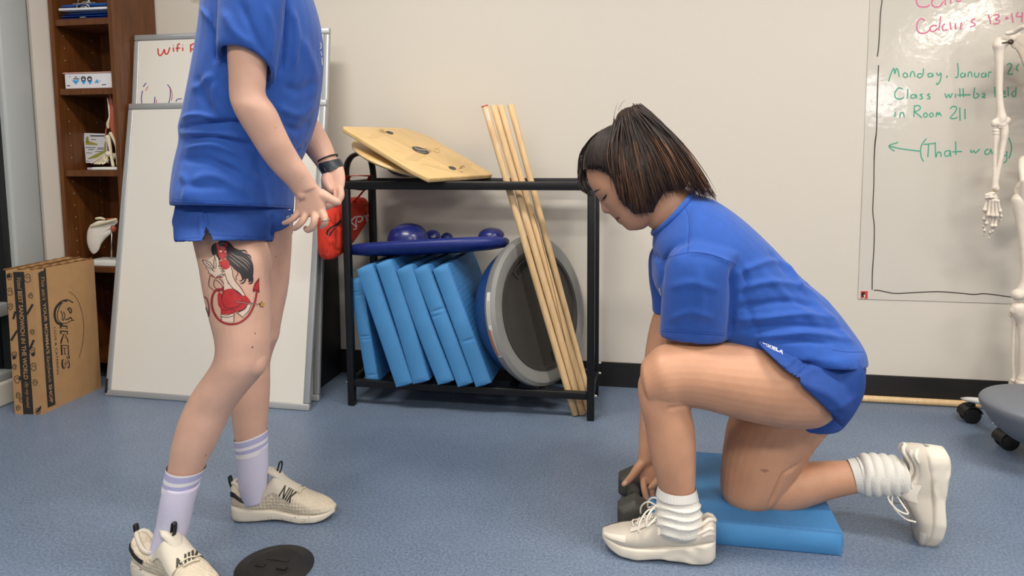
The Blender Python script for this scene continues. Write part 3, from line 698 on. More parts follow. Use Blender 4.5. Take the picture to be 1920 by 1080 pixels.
R = [(.001, .002), (.08, .002), (.195, .002), (.215, .003), (.219, .010), (.231, .011), (.232, -.002)]
obj('platform', xf(lathe([(a, b) for a, b in R], n=80), Mb), dk, bo, angle=30)
pr = [(Rb-.028, -.038)]+[((Rb-.028)*math.cos(t), -.038-.185*math.sin(t)) for t in np.linspace(.1, 1.5, 14)]+[(.001, -.224)]
obj('dome', xf(lathe(pr, n=64), Mb), blued, bo)
# recessed grips at both ends
def arcpt(r, t, z): return (r*math.cos(t), r*math.sin(t), z)
def slot(t0, t1, r0, r1, z, n=16):
    V = []; Fc = []
    for i in range(n+1):
        t = t0+(t1-t0)*i/n; V += [arcpt(r0, t, z), arcpt(r1, t, z), arcpt(r1, t, z-.004), arcpt(r0, t, z-.004)]
        if i:
            k = len(V)-8
            Fc += [(k, k+1, k+5, k+4), (k+1, k+2, k+6, k+5), (k+3, k, k+4, k+7)]
    Fc += [(0, 1, 2, 3), (len(V)-4, len(V)-3, len(V)-2, len(V)-1)]
    return xf((np.array(V), Fc), Mb)
for t0 in (math.pi/2+.34, -math.pi/2+.30):
    obj('grip_surround', slot(t0-.26, t0+.26, .170, .208, .0062), dk, bo, False)
    obj('grip_slot', slot(t0-.20, t0+.20, .178, .201, .0070), mat('slot_black', (10, 10, 10), .8), bo, False)
# warning sticker on the rim side
Vs = []; Fs = []; k = 0
lab_w = mat('label_white', (222, 220, 214), .5); lab_o = mat('label_orange', (196, 104, 48), .5); lab_k = mat('label_print', (90, 90, 90), .6)
def arcband(t0, t1, z0, z1, r, mi, n=14):
    V = []; Fc = []
    for i in range(n+1):
        t = t0+(t1-t0)*i/n
        V += [arcpt(r, t, z0), arcpt(r, t, z1)]
        if i: b_ = len(V); Fc.append((b_-4, b_-3, b_-1, b_-2))
    return xf((np.array(V), Fc, mi), Mb)
def arc_for(px_y):  # angle on the rim whose image row matches
    tt = np.linspace(0, 2*math.pi, 720); P = np.array([np.array(Mb@Vector(arcpt(Rb, t, -.008))) for t in tt]); q = pj(P)
    vis = np.array([((p-CAM)@(np.array(Mb.to_3x3()@Vector((math.cos(t), math.sin(t), 0))))) < 0 for p, t in zip(P, tt)])
    d = np.abs(q[:, 1]-px_y)+np.where(vis & (q[:, 0] < 1010), 0, 1e4); return tt[d.argmin()]
ta, tb, tc_ = arc_for(548), arc_for(615), arc_for(670)
lb = [arcband(ta, tb, .0, -.017, Rb+.0006, 0), arcband(tb, tc_, .0, -.017, Rb+.0006, 0), arcband(tb+(tc_-tb)*.06, tc_-(tc_-tb)*.05, -.010, -.0165, Rb+.001, 1)]
for i in range(5): lb.append(arcband(ta+(tb-ta)*.25, tb-(tb-ta)*.06, -.003-.0024*i, -.0038-.0024*i, Rb+.001, 2))
for i in range(3): lb.append(arcband(tb+(tc_-tb)*.1, tc_-(tc_-tb)*.06, -.0015-.0024*i, -.0024-.0024*i, Rb+.001, 2))
obj('warning_label', lb, [lab_w, lab_o, lab_k], bo, False)
# ------------------------------------------------------------------ wooden dowels
dow = mat('dowel_wood', (228, 198, 154), .55, rgb2=(214, 178, 130), vscale=10, stretch=(8, 8, 1))
sticks = [((909, 199), (1079, 779), 2.560, 2.548, 'leftmost wooden dowel leaning in the rack, with a red tip and paper label'), ((925, 198), (1093, 781), 2.580, 2.560, 'second wooden dowel from the left leaning in the rack'),
          ((938, 198), (1104, 778), 2.605, 2.580, 'third wooden dowel from the left, split along its lower half'), ((957, 196), (1108, 760), 2.66, 2.62, 'wooden dowel at the right of the bunch, set apart at its top')]
for i, (a, b, ya, yb, lab) in enumerate(sticks):
    A = py(*a, ya); B_ = py(*b, yb); d = nrm(B_-A); B_ = A+d*((A[2]-.004)/-d[2])
    e = empty('wooden_dowel', B_, lab, 'dowel', 'wooden dowels leaning in the rack'); r = .0128
    P = np.linspace(A, B_, 12)
    obj('shaft', tube(np.vstack([A-d*.001, P, B_+d*.0005]), np.concatenate([[r*.9], np.full(12, r), [r*.9]]), 20), dow, e)
    if i == 0:
        obj('red_tip', tube([A-d*.0015, A+d*.003], r*1.01, 20), red, e)
        gg = tube(P, r, 24); bb = bvh_of(gg)
        obj('paper_label', [ink_fill(bb, [(909, 204), (915, 203), (920, 226), (913, 228)], off=.0005, mi=0, smooth=False)], mat('paper_tape', (226, 212, 190), .6), e)
    if i in (1, 2):
        gg = tube(P, r, 24); bb = bvh_of(gg)
        pp = {1: [(940, 235), (944, 240)], 2: [(1000, 400), (1012, 440), (1040, 550), (1060, 640)]}[i]
        obj('grain_split', [ink_line(bb, pp, 1.2, off=.0004, mi=0)], mat('grain_dark', (130, 90, 50), .7), e)
A = pz(1606, 748, .014); B_ = pz(1862, 762, .014); yb = YW-.021
tag(obj('wooden_dowel', tube(np.linspace([A[0]-.12, yb, .0135], [B_[0]+.03, yb, .0135], 6), .013, 20), dow), 'wooden dowel lying on the floor along the black baseboard', 'dowel')
# ------------------------------------------------------------------ boards on top of the rack
ply = mat('maple_ply', (228, 194, 138), .4, rgb2=(216, 180, 122), vscale=6, stretch=(2, 10, 2), coat=.15); plye = mat('ply_edge', (206, 156, 84), .5); tape = mat('clear_tape', (214, 180, 122), .25)
Bc, Rc, Lc = py(800, 335, 2.40), py(927, 327, 2.78), py(639, 236, 2.49)
ex_ = nrm(Rc-Bc); wv = Lc-Bc; ey = nrm(wv); ez = nrm(np.cross(ex_, ey)); ez = ez if ez[2] > 0 else -ez
print('board sides', np.linalg.norm(Rc-Bc), np.linalg.norm(wv), wv@ex_)
D1, D2 = np.linalg.norm(Rc-Bc), np.linalg.norm(wv)
Mq = frameM(Bc, ex_, ey, ez)
def board(poly, th, M, bev=.005):
    bm = bmesh.new(); f = bm.faces.new([bm.verts.new((p[0], p[1], 0)) for p in poly]); r = bmesh.ops.extrude_face_region(bm, geom=[f])
    for v in r['geom']:
        if isinstance(v, bmesh.types.BMVert): v.co.z = -th
    bmesh.ops.bevel(bm, geom=bm.edges[:], offset=bev, segments=3, affect='EDGES', profile=.5); bm.transform(M); return from_bm(bm)
cc = .045
poly = [(cc*.4, 0), (D1-.01, 0), (D1, .01), (D1, D2-cc*1.6), (D1-cc*1.6, D2), (.012, D2), (0, D2-.012), (0, cc*1.4)]
g = board(poly, .019, Mq); bb = bvh_of(g)
Z6b = zm(580, 180, 3.375); ovk = mat('dark_inlay', (48, 44, 42), .4)
mk = []
def ell(cx_, cy_, a, b, rot, n=18): return [(cx_+a*math.cos(t)*math.cos(rot)-b*math.sin(t)*math.sin(rot), cy_+a*math.cos(t)*math.sin(rot)+b*math.sin(t)*math.cos(rot)) for t in np.linspace(0, 2*math.pi, n, endpoint=False)]
for q in [((365, 262), (455, 205), (490, 232), (430, 268)), ((420, 215), (480, 208), (1000, 452), (930, 470)), ((600, 400), (800, 292), (840, 312), (680, 412)), ((700, 430), (720, 425), (980, 480), (960, 495)), ((930, 470), (985, 420), (1025, 430), (985, 498))]:
    mk.append(ink_fill(bb, Z6b(*q), off=.0004, mi=2, smooth=False, step=8))
mk.append(ink_fill(bb, Z6b(*ell(703, 345, 57, 17, .32)), off=.0013, mi=3))
mk.append(ink_fill(bb, Z6b(*ell(508, 233, 25, 9, .25)), off=.0009, mi=3)); mk.append(ink_fill(bb, Z6b(*ell(905, 457, 25, 10, .3)), off=.0009, mi=3))
mk += [ink_line(bb, Z6b((665, 328), (690, 340), (735, 346)), 2, off=.0017, mi=4), ink_line(bb, Z6b((680, 352), (710, 358), (735, 360)), 1, off=.0017, mi=4)]
mk.append(ink_line(bb, Z6b(*ell(805, 345, 22, 10, .3)), .8, mi=1, off=.0008))
tag(obj('rocker_board', [g]+mk, [ply, plye, tape, ovk, mat('inlay_print', (150, 146, 140), .5)], angle=30), 'rectangular wooden balance board with clipped corners tilted on top of the rack', 'balance board')
# round wobble board beneath it
cR = Bc+ex_*(D1*.50)+ey*(D2*.60)-ez*.040+np.array([-.02, 0, 0]); e2 = nrm(ey*1.0+ez*-.10); n2 = nrm(np.cross(ex_, e2)); n2 = n2 if n2[2] > 0 else -n2
Mr = frameM(cR, ex_, np.cross(n2, ex_), n2)
wr = empty('wobble_board', cR, 'round wooden wobble board under the tilted rectangular board on the rack', 'balance board')
obj('deck', xf(lathe([(.001, 0), (.196, 0), (.203, -.004), (.205, -.009), (.203, -.014), (.196, -.018), (.001, -.018)], n=72), Mr), ply, wr, angle=40)
obj('hemisphere', xf(lathe([(.085, -.018)]+[(.085*math.cos(t), -.018-.066*math.sin(t)) for t in np.linspace(0, 1.5, 12)]+[(.001, -.084)], n=40), Mr), blk, wr)
# black rubber loop hanging over the rack's left end
lp = [(652, 347), (649, 325), (652, 305), (662, 292), (678, 288), (692, 293), (698, 312), (700, 335), (697, 349), (675, 353)]
P = np.array([py(*p, 2.62+.0*i) for i, p in enumerate(lp)]); P = crom(np.vstack([P, P[:1]]), 4)[:-1]
Tt, Nn, Bb = frames(P)
th = np.linspace(0, 2*math.pi, 12, endpoint=False); yv = np.array([0, 1., 0]); RR = []
for p, t in zip(P, Tt):
    nn = nrm(np.cross(t, yv)); RR.append(p+np.outer(np.cos(th)*.0085, nn)+np.outer(np.sin(th)*.026, yv))
tag(obj('exercise_loop', skin(np.array(RR), closed=True), mat('black_rubber', (20, 20, 21), .5)), 'black rubber exercise loop standing up over the left end of the rack', 'exercise band')
# ------------------------------------------------------------------ red zip pouch
redn = mat('red_nylon', (200, 56, 40), .8, spec=.25, var=.08, vscale=30, bump=.25, bscale=60); lw = mat('print_white', (228, 214, 210), .5)
bag = empty('zip_pouch', (-1.175, 2.66, .6), 'red nylon zip pouch with white lettering hanging at the left end of the rack', 'pouch')
rings = []
for Y, zt, zb, w_, xo in [(2.455, .742, .605, .020, -.005), (2.475, .765, .583, .044, 0), (2.52, .778, .584, .054, .0), (2.58, .785, .595, .056, .0), (2.66, .79, .618, .054, .0), (2.74, .80, .65, .050, .0), (2.81, .796, .676, .042, .0), (2.85, .782, .69, .03, .0), (2.87, .765, .705, .01, .0)]:
    c = np.array([-1.176+xo, Y, (zt+zb)/2]); th = np.linspace(0, 2*math.pi, 110, endpoint=False); cxx, sxx = sup(th, 3.4); w_ *= .8
    rings.append(c+np.outer(cxx*w_, [1, 0, 0])+np.outer(sxx*(zt-zb)/2, [0, 0, 1]))
g = skin(crom(np.array(rings), 16))
g = wrinkle(g, [([(612, 400), (625, 420), (645, 425)], 2.5, -.007), ([(622, 455), (630, 468), (640, 470)], 3, -.006), ([(608, 450), (616, 462), (612, 480)], 3, -.005), ([(660, 452), (680, 432), (712, 418)], 3, .005), ([(668, 400), (690, 388), (712, 392)], 3, -.005), ([(608, 430), (622, 445), (640, 440)], 3, -.006), ([(618, 445), (624, 470), (626, 485)], 3, .006), ([(660, 440), (690, 425), (715, 400)], 4, -.004), ([(604, 418), (612, 455), (616, 480)], 4, .005), ([(630, 400), (634, 430), (632, 470)], 3, -.005), ([(664, 470), (684, 440)], 4, .004)])
bb = bvh_of(g); Z8 = zm(560, 360, 6.75); mk = []
for p, w_ in [([(718, 312), (690, 335), (662, 378), (700, 415), (722, 440), (725, 468), (690, 472)], 2.6), ([(738, 312), (728, 360), (722, 400), (738, 440)], 2.2), ([(728, 315), (780, 310), (808, 325), (805, 350), (780, 372), (745, 380)], 2.8), ([(828, 300), (852, 330), (858, 375), (840, 425)], 2.4), ([(825, 305), (845, 296), (862, 315), (880, 400), (884, 420)], 2.2), ([(872, 280), (885, 345)], 2.0), ([(880, 330), (884, 350)], 1.6)]:
    mk.append(ink_line(bb, Z8(*p), w_, mi=1))
obj('pouch_body', [g]+mk, [redn, lw], bag)
obj('zipper', [ink_line(bb, Z8((365, 545), (358, 505), (400, 455), (470, 415), (535, 350)), 2.8, off=.0015, mi=0), ink_line(bb, Z8((385, 548), (420, 500), (470, 440), (535, 370)), 2.2, off=.0015, mi=0)], mat('zip_black', (26, 22, 22), .5), bag, False)
obj('zip_pull', [ink_line(bb, Z8((384, 515), (376, 550)), 1.6, off=.004, mi=0)], metal, bag, False)
def strap(P, w_, th_, ref): return tube(P, w_, 10, 4, False, flat=th_/w_, ref=ref)
obj('strap', [strap([(-1.16, 2.60, .79), (-1.145, 2.60, .86), (-1.13, 2.60, .893), (-1.09, 2.60, .897), (-1.05, 2.62, .894)], .022, .0015, (0, 1, 0)), strap([(-1.055, 2.62, .893), (-1.075, 2.64, .85), (-1.10, 2.66, .83), (-1.14, 2.68, .795), (-1.165, 2.69, .78)], .014, .0015, (0, 1, 0)),
              strap([(-1.03, 2.61, .8965), (-1.08, 2.59, .898), (-1.13, 2.55, .893), (-1.148, 2.54, .86), (-1.16, 2.535, .78)], .02, .0015, (0, 1, 0))], redn, bag)
# ================================================================== WALL FILM WITH HANDWRITING
film = mat('cling_film', (207, 201, 191), .07, spec=.5, bump=.25, bscale=22)
grn = mat('green_marker', (72, 168, 138), .5); pnk = mat('pink_marker', (214, 112, 150), .5); pen = mat('marker_line', (74, 66, 58), .5)
fx0 = .834; fz0 = .405
nxx, nzz = 60, 60; V = []; Fc = []
for i in range(nxx+1):
    for j in range(nzz+1):
        x = fx0+.012*0+(2.35-fx0)*i/nxx; z = fz0+(2.05-fz0)*j/nzz
        V.append((x, YW-.003-.0009*math.sin(x*9+z*4)*math.sin(z*7), z))
for i in range(nxx):
    for j in range(nzz): Fc.append((i*(nzz+1)+j, (i+1)*(nzz+1)+j, (i+1)*(nzz+1)+j+1, i*(nzz+1)+j+1))
nV = len(V); V2 = V+[(x, YW-.0012, z) for x, y, z in V]; 
bord = []
g = (V, Fc); bb = bvh_of(g); Zr = zm(1580, 0, 3.6); Zq = zm(1580, 250, 3.086); mk = []
def pens(z, strokes, w_, mi): 
    for s in strokes: mk.append(ink_line(bb, z(*s), w_, mi=mi, off=.0007))
pens(Zr, [[(268, -60), (266, 0), (255, 90), (248, 230), (242, 320), (234, 382)], [(242, 440), (237, 560), (232, 720), (228, 880), (218, 960), (212, 1080)]], 2.2, 3)
pens(Zq, [[(195, 0), (183, 120), (180, 300), (174, 450), (183, 540), (180, 680), (172, 800), (170, 905)], [(180, 908), (215, 910), (300, 926), (400, 922), (550, 916), (680, 925), (760, 932), (830, 928), (980, 948), (1100, 960)]], 2.0, 3)
pens(Zr, [[(555, 140), (530, 125), (505, 150), (500, 190), (520, 222), (560, 222), (585, 205)], [(635, 175), (610, 172), (590, 190), (595, 210), (620, 210), (640, 190)], [(660, 110), (655, 160), (648, 205)], [(690, 160), (672, 180), (680, 205), (710, 200)], [(725, 150), (730, 200)], [(760, 155), (762, 200)], [(800, 150), (795, 200)], [(895, 128), (875, 135), (868, 148), (890, 160), (892, 172), (860, 182)],
           [(982, 98), (992, 128), (998, 162)], [(1018, 105), (1045, 98), (1055, 112), (1030, 130), (1058, 140), (1050, 158), (1015, 162)], [(1095, 125), (1120, 122)], [(1108, 110), (1106, 132)], [(1140, 90), (1150, 155)], [(1185, 80), (1172, 110), (1215, 112)], [(1212, 82), (1208, 150)],
           [(540, -30), (505, -25), (498, 15), (520, 45), (570, 45), (585, 30)], [(620, -10), (600, 15), (615, 45), (655, 42), (680, 10)], [(690, -20), (694, 35)], [(730, -20), (728, 25)], [(760, -10), (775, 10), (800, 5)], [(905, -5), (920, 0)]], 2.6, 2)
pens(Zr, [[(310, 550), (325, 500), (345, 460), (352, 500), (362, 462), (375, 480), (382, 520)], [(425, 490), (408, 500), (415, 522), (438, 515), (430, 492)], [(455, 520), (462, 488), (480, 486), (488, 520)], [(535, 500), (512, 498), (505, 515), (520, 525), (540, 508), (545, 462)], [(600, 495), (578, 498), (580, 518), (602, 515), (608, 495)], [(608, 500), (610, 520)], [(632, 490), (645, 510), (662, 490)], [(665, 495), (660, 540), (640, 570), (632, 560)], [(704, 510), (702, 525)],
           [(775, 425), (780, 480), (775, 520), (757, 522)], [(812, 490), (795, 505), (802, 522), (822, 512), (825, 492), (828, 520)], [(845, 522), (850, 490), (868, 490), (872, 520)], [(890, 490), (893, 518), (915, 515), (920, 490)], [(955, 492), (938, 500), (940, 520), (960, 515), (965, 492), (968, 520)], [(985, 522), (985, 490), (1005, 488)], [(1030, 490), (1040, 512)], [(1108, 440), (1125, 428), (1140, 445), (1115, 498), (1150, 498)], [(1190, 430), (1172, 460), (1185, 480)],
           [(405, 600), (375, 595), (352, 630), (360, 662), (395, 668), (412, 655)], [(440, 600), (436, 665)], [(490, 640), (465, 640), (462, 662), (485, 660), (495, 638), (500, 665)], [(540, 635), (522, 640), (535, 652), (538, 665), (518, 668)], [(590, 632), (572, 640), (585, 652), (588, 665), (568, 668)],
           [(690, 630), (700, 660), (715, 635), (725, 660), (740, 630)], [(762, 632), (760, 660)], [(790, 595), (792, 655)], [(812, 595), (815, 655)], [(775, 642), (862, 640)], [(890, 590), (885, 655), (905, 660), (920, 640), (900, 630)], [(940, 640), (955, 630), (960, 645), (940, 655), (965, 660)], [(1025, 585), (1028, 655)], [(1072, 630), (1090, 615), (1095, 630), (1075, 640), (1082, 655), (1105, 650)], [(1115, 585), (1118, 650)], [(1160, 610), (1142, 630), (1150, 650), (1166, 645), (1170, 590)],
           [(355, 755), (352, 790)], [(385, 795), (390, 765), (408, 760), (415, 792)], [(485, 710), (480, 790)], [(480, 720), (510, 712), (525, 730), (500, 750), (482, 752), (505, 770), (535, 795)], [(560, 760), (545, 775), (555, 792), (572, 780), (562, 760)], [(600, 760), (585, 775), (595, 790), (612, 778), (602, 760)], [(630, 790), (635, 760), (645, 775), (652, 758), (660, 775), (666, 785)],
           [(722, 735), (745, 718), (768, 725), (760, 755), (725, 795), (755, 800), (775, 790)], [(790, 725), (792, 815)], [(825, 735), (826, 805)], [(352, 735), (355, 738)],
           [(310, 985), (400, 1005), (520, 1020)], [(375, 960), (312, 985), (350, 1022)], [(565, 935), (530, 985), (528, 1050), (545, 1090)], [(545, 975), (620, 968)], [(580, 975), (575, 1060)], [(625, 960), (628, 1060), (640, 1030), (660, 1030), (665, 1060)], [(720, 1015), (690, 1025), (695, 1055), (720, 1045), (725, 1015), (730, 1058)], [(762, 955), (765, 1045)], [(740, 1025), (805, 1022)],
           [(862, 1010), (870, 1030), (885, 1015), (895, 1032), (925, 1005)], [(985, 1005), (960, 1020), (965, 1042), (990, 1035), (998, 1005), (1010, 1042)], [(1075, 1020), (1082, 1050), (1105, 1045), (1108, 1020)], [(1108, 1045), (1105, 1085), (1085, 1100)], [(1120, 930), (1138, 980), (1135, 1030), (1120, 1070)]], 2.3, 1)
bm_v = [(x, YW-.0008, z) for x, y, z in V]
tag(obj('wall_film', [(V, Fc), (bm_v, [f[::-1] for f in Fc])]+mk, [film, grn, pnk, pen]), 'glossy clear writing film with green and pink handwriting stuck to the wall', 'writing film')
# small red tag below the film corner
q = [py(*p, YW-.004) for p in [(1614, 546), (1627, 546), (1627, 560), (1614, 560)]]
g = (np.array(q+[[p[0], YW-.0005, p[2]] for p in q]), [(0, 1, 2, 3), (0, 1, 5, 4), (1, 2, 6, 5), (2, 3, 7, 6), (3, 0, 4, 7), (4, 5, 6, 7)]); bb = bvh_of(g)
tag(obj('sticker', [g, ink_fill(bb, [(1616, 548), (1621, 548), (1623, 556), (1618, 559), (1615, 553)], mi=1, smooth=False), ink_fill(bb, [(1619, 553), (1622, 552), (1622, 558), (1620, 558)], mi=2, off=.0009, smooth=False), ink_line(bb, [(1616, 559), (1620, 559)], 1.5, mi=2, off=.0008)], [red, blk, lw], smooth=False), 'tiny red and black sticker on the wall at the film corner', 'sticker')
# ================================================================== SLIDING DISC AND DUMBBELL
a_, b_ = pz(443, 1062), pz(588, 1055); cD = pz(515, 1064); rD = np.linalg.norm(a_-b_)/2
dsk = mat('matt_black_plastic', (30, 28, 27), .5, var=.1, vscale=18)
Md = Matrix.Translation((cD[0], cD[1], .0005))
sd = empty('sliding_disc', cD, 'round black plastic sliding disc lying on the floor by the shoes', 'sliding disc')
obj('disc', xf(lathe([(.001, .0095), (rD*.62, .0095), (rD*.66, .012), (rD*.7, .0105), (rD*.94, .006), (rD, .003), (rD*.99, 0), (.001, 0)], n=72), Md), dsk, sd, angle=50)
obj('raised_ribs', [box((-rD*.45, -.018, .009), (-rD*.2, -.006, .0125), .001, Md), box((rD*.15, -.02, .009), (rD*.42, -.008, .0125), .001, Md), box((-rD*.3, .012, .009), (rD*.3, .02, .0115), .001, Md)], dsk, sd)
neo = mat('charcoal_neoprene', (66, 66, 62), .6, var=.05, vscale=60, bump=.2, bscale=400)
e0 = pz(1188, 994); dN = np.array([.0, 1.79, .047]); dN[0] = py(1189, 958, 1.79)[0]; dF = np.array([py(1188, 912, 1.95)[0], 1.955, .047]); dd = nrm(dF-dN)
db = empty('dumbbell', (dN+dF)/2*[1, 1, 0], 'dark grey neoprene dumbbell on the floor under the reaching hand', 'dumbbell')
def hexhead(c, s):
    x = np.cross(dd, [0, 0, 1]); th = np.linspace(0, 2*math.pi, 6, endpoint=False)+math.pi/6*0+math.radians(30); RR = []
    for o_, r in [(-.036, .026), (-.033, .036), (-.020, .047), (.020, .047), (.033, .036), (.036, .024)]:
        p6 = np.array([c+dd*o_+x*r*math.cos(t)*1.06+np.array([0, 0, 1])*r*math.sin(t) for t in th]); n6 = []
        for k in range(6):
            for t in (0, .15, .5, .85): n6.append(p6[k]*(1-t)+p6[(k+1) % 6]*t)
        RR.append(n6)
    return skin(np.array(RR))
def head(c):
    v, f = fuse([hexhead(c, 1)], .004, 4); return (v, f)
gN = head(dN); bb = bvh_of(gN)
zz = zm(1150, 830, 6); mk = [ink_line(bb, zz((195, 950), (240, 885), (300, 925), (330, 950), (240, 1010), (195, 950)), 2.2, mi=1, sub=1)]
obj('head', [gN]+mk, [neo, lw], db); obj('head', head(dF), neo, db)
obj('handle', tube([dN, (dN+dF)/2, dF], [.0165, .0175, .0165], 20, 4), neo, db)
# ================================================================== PEOPLE: shared
skinA = mat('skin_light', (214, 170, 149), .5, var=.07, vscale=18, sss=.12, bump=.05, bscale=300)
skinB = mat('skin_warm', (194, 144, 114), .48, var=.07, vscale=18, sss=.12, bump=.05, bscale=300)
shirtm = mat('royal_blue_cotton', (34, 82, 168), .85, var=.06, vscale=40, bump=.18, bscale=500, sheen=.15)
stitch = mat('blue_stitch', (24, 58, 142), .9); logow = mat('logo_white', (226, 228, 232), .6)
shortm = mat('blue_jersey', (30, 70, 146), .8, var=.05, vscale=40, bump=.15, bscale=500)
HC = (1178., 330.)
face_full = [(1099, 322), (1100, 333), (1105.6, 349), (1112, 359), (1116, 366), (1120.6, 371.5), (1124, 378), (1126.3, 388), (1127.7, 396), (1131.6, 400.6), (1138.7, 401), (1143, 401.5), (1147, 406), (1151, 409.2), (1153.6, 411), (1155.6, 415), (1159, 419), (1167.8, 423), (1173, 429.5), (1180, 433.4), (1188, 432.5), (1198, 432)]
face_base = [(1099, 322), (1100.5, 333), (1106, 348), (1113, 360), (1118, 367), (1124, 375), (1130, 383), (1136, 391), (1141, 397), (1146, 402), (1149, 405), (1151, 407), (1153, 409), (1156, 412), (1158, 414), (1160, 416.5), (1163, 420), (1168.5, 424.5), (1174, 429.5), (1180, 432.8), (1188, 432.5), (1198, 432)]
skull_rest = [(1210, 428), (1222, 414), (1236, 392), (1248, 366), (1256, 335), (1254, 302), (1241, 272), (1218, 250), (1190, 240), (1160, 241), (1132, 252), (1112, 270), (1102, 295)]
def polar(pts):
    P = np.array(pts)-HC; a = np.unwrap(np.arctan2(P[:, 1], P[:, 0])); return a, np.linalg.norm(P, axis=1)
HS = 748.
fw2, up2 = np.array([-.81, .586]), np.array([-.586, -.81])
nT, nP = 220, 120
def head_grid(extra=0.):
    th = np.linspace(0, 2*math.pi, nT, endpoint=False)
    def rad(pts):
        a, r = polar(pts+skull_rest); o = np.argsort(a % (2*math.pi)); a_, r_ = (a % (2*math.pi))[o], r[o]
        a_ = np.concatenate([a_[-3:]-2*math.pi, a_, a_[:3]+2*math.pi]); r_ = np.concatenate([r_[-3:], r_, r_[:3]]); return np.interp(th, a_, r_)
    rf, rb = rad(face_full), rad(face_base)
    k = np.array([.25, .5, .25]); sm = lambda r, n: r if n == 0 else sm(np.convolve(np.concatenate([r[-1:], r, r[:1]]), k, 'valid'), n-1)
    rb = sm(rb, 5); rf = sm(rf, 1); d = rf-rb
    dirs = np.stack([np.cos(th), np.sin(th)], -1)
    uu = ((dirs*rb[:, None])@up2+ 128)/HS           # height above chin, metres
    wl = np.interp(uu, [-.01, .02, .05, .09, .13, .18, .24], [.040, .050, .060, .067, .072, .075, .072])
    ff = (dirs*rb[:, None])@fw2/HS
    wl = wl*np.where(ff > .05, 1-.10*np.clip((ff-.05)/.05, 0, 1), 1)
    ph = np.linspace(-math.pi/2+.03, math.pi/2-.03, nP); G = np.zeros((nP, nT, 3))
    nose = np.exp(-(((th-np.arctan2(396-330, 1127-1178) % (2*math.pi)+math.pi) % (2*math.pi)-math.pi)/.16)**2)
    for i, p in enumerate(ph):
        lat = wl*math.sin(p)
        sig = np.where(nose > .2, .0095, .022)
        r = (rb+d*np.exp(-(lat/sig)**2))*(abs(math.cos(p))**.82)+extra
        # eye socket and lid, cheek
        P = dirs*r[:, None]; f = P@fw2/HS; u = P@up2/HS
        G[i, :, 0] = f; G[i, :, 1] = u; G[i, :, 2] = lat*(1+extra/60)
    f, u, l = G[..., 0], G[..., 1], G[..., 2]
    if extra == 0:
        eu = (np.array([1134, 380])-HC)@up2/HS
        front = np.clip((f-.03)/.03, 0, 1)
        sock = np.exp(-((u-eu-.004)/.013)**2-((np.abs(l)-.031)/.016)**2)
        lid = np.exp(-((u-eu)/.008)**2-((np.abs(l)-.032)/.011)**2)
        G[..., 0] += front*(-.006*sock+.0055*lid)
        ala = np.exp(-((u-(np.array([1137, 399])-HC)@up2/HS)/.007)**2-((np.abs(l)-.013)/.006)**2); G[..., 0] += front*.004*ala
    return G
def head_geo(org, fdir, udir, ldir, scale=1., extra=0.):
    G = head_grid(extra)*scale; org = np.array(org)
    R = org+G[..., :1]*np.array(fdir)+G[..., 1:2]*np.array(udir)+G[..., 2:]*np.array(ldir)
    return skin(R), R
def finger(pts, r): return tube([py(p[0], p[1], p[2]) for p in pts], r, 12, 5, True)
def ptube(pts, n=20, sub=5): return tube([py(p[0], p[1], p[2]) for p in pts], [p[3] for p in pts], n, sub, True)
def inside(poly, P):
    poly = np.array(poly, float); x, y = P[:, 0], P[:, 1]; c = np.zeros(len(P), bool); j = len(poly)-1
    for i in range(len(poly)):
        a, b = poly[i], poly[j]
        with np.errstate(divide='ignore', invalid='ignore'):
            m_ = ((a[1] > y) != (b[1] > y)) & (x < (b[0]-a[0])*(y-a[1])/(b[1]-a[1]+1e-12)+a[0])
        c ^= m_; j = i
    return c
def cut_window(g, poly, ymax=None):
    """open a slit: drop the surface seen inside an outline, near side only"""
    V, Fc = g; V = np.asarray(V); C_ = np.array([V[list(f)].mean(0) for f in Fc]); ins = inside(poly, pj(C_))
    if ymax is not None: ins &= C_[:, 1] < ymax
    return V, [f for f, k in zip(Fc, ins) if not k]
# ------------------------------------------------------------------ shoes (local: x heel->toe, y across, z up)
def shoe_shape(L, sole, upper, wid, hw=.046):
    """sole: (x, zbottom, ztop), upper: (x, ztop) as fractions of L / metres; wid: (x, half width)"""
    xs = np.linspace(0, 1, 44); f = lambda tab, c: np.interp(xs, [t[0] for t in tab], [t[c] for t in tab])
    sm = lambda a: np.convolve(np.concatenate([[a[0]]*2, a, [a[-1]]*2]), [.1, .2, .4, .2, .1], 'valid')
    zb, zs, zu, w = sm(f(sole, 1)), sm(f(sole, 2)), sm(f(upper, 1)), f(wid, 1)
    th = np.linspace(0, 2*math.pi, 40, endpoint=False)
    def loft(lo, hi, ww, ex, bend=.012):
        R = []
        for x, a, b, q in zip(xs, lo, hi, ww):
            c, s = sup(th, ex); q = max(q, .002); R.append(np.stack([np.full(40, x*L), q*c+bend*(math.sin(x*2.6)-.4), (a+b)/2+(b-a)/2*s], -1))
        return skin(np.array(R))
    return loft(zb, zs, w, 5), loft(np.minimum(zs-.012, zu-.02), zu, w*.95, 2.5), (xs, zb, zs, zu, w)
def shoe_wid(heel, waist, ball): return [(0, .012), (.012, heel*.6), (.04, heel*.86), (.1, heel), (.3, heel*.98), (.45, waist), (.68, ball), (.82, ball*.93), (.92, ball*.7), (.97, ball*.45), (1, .012)]
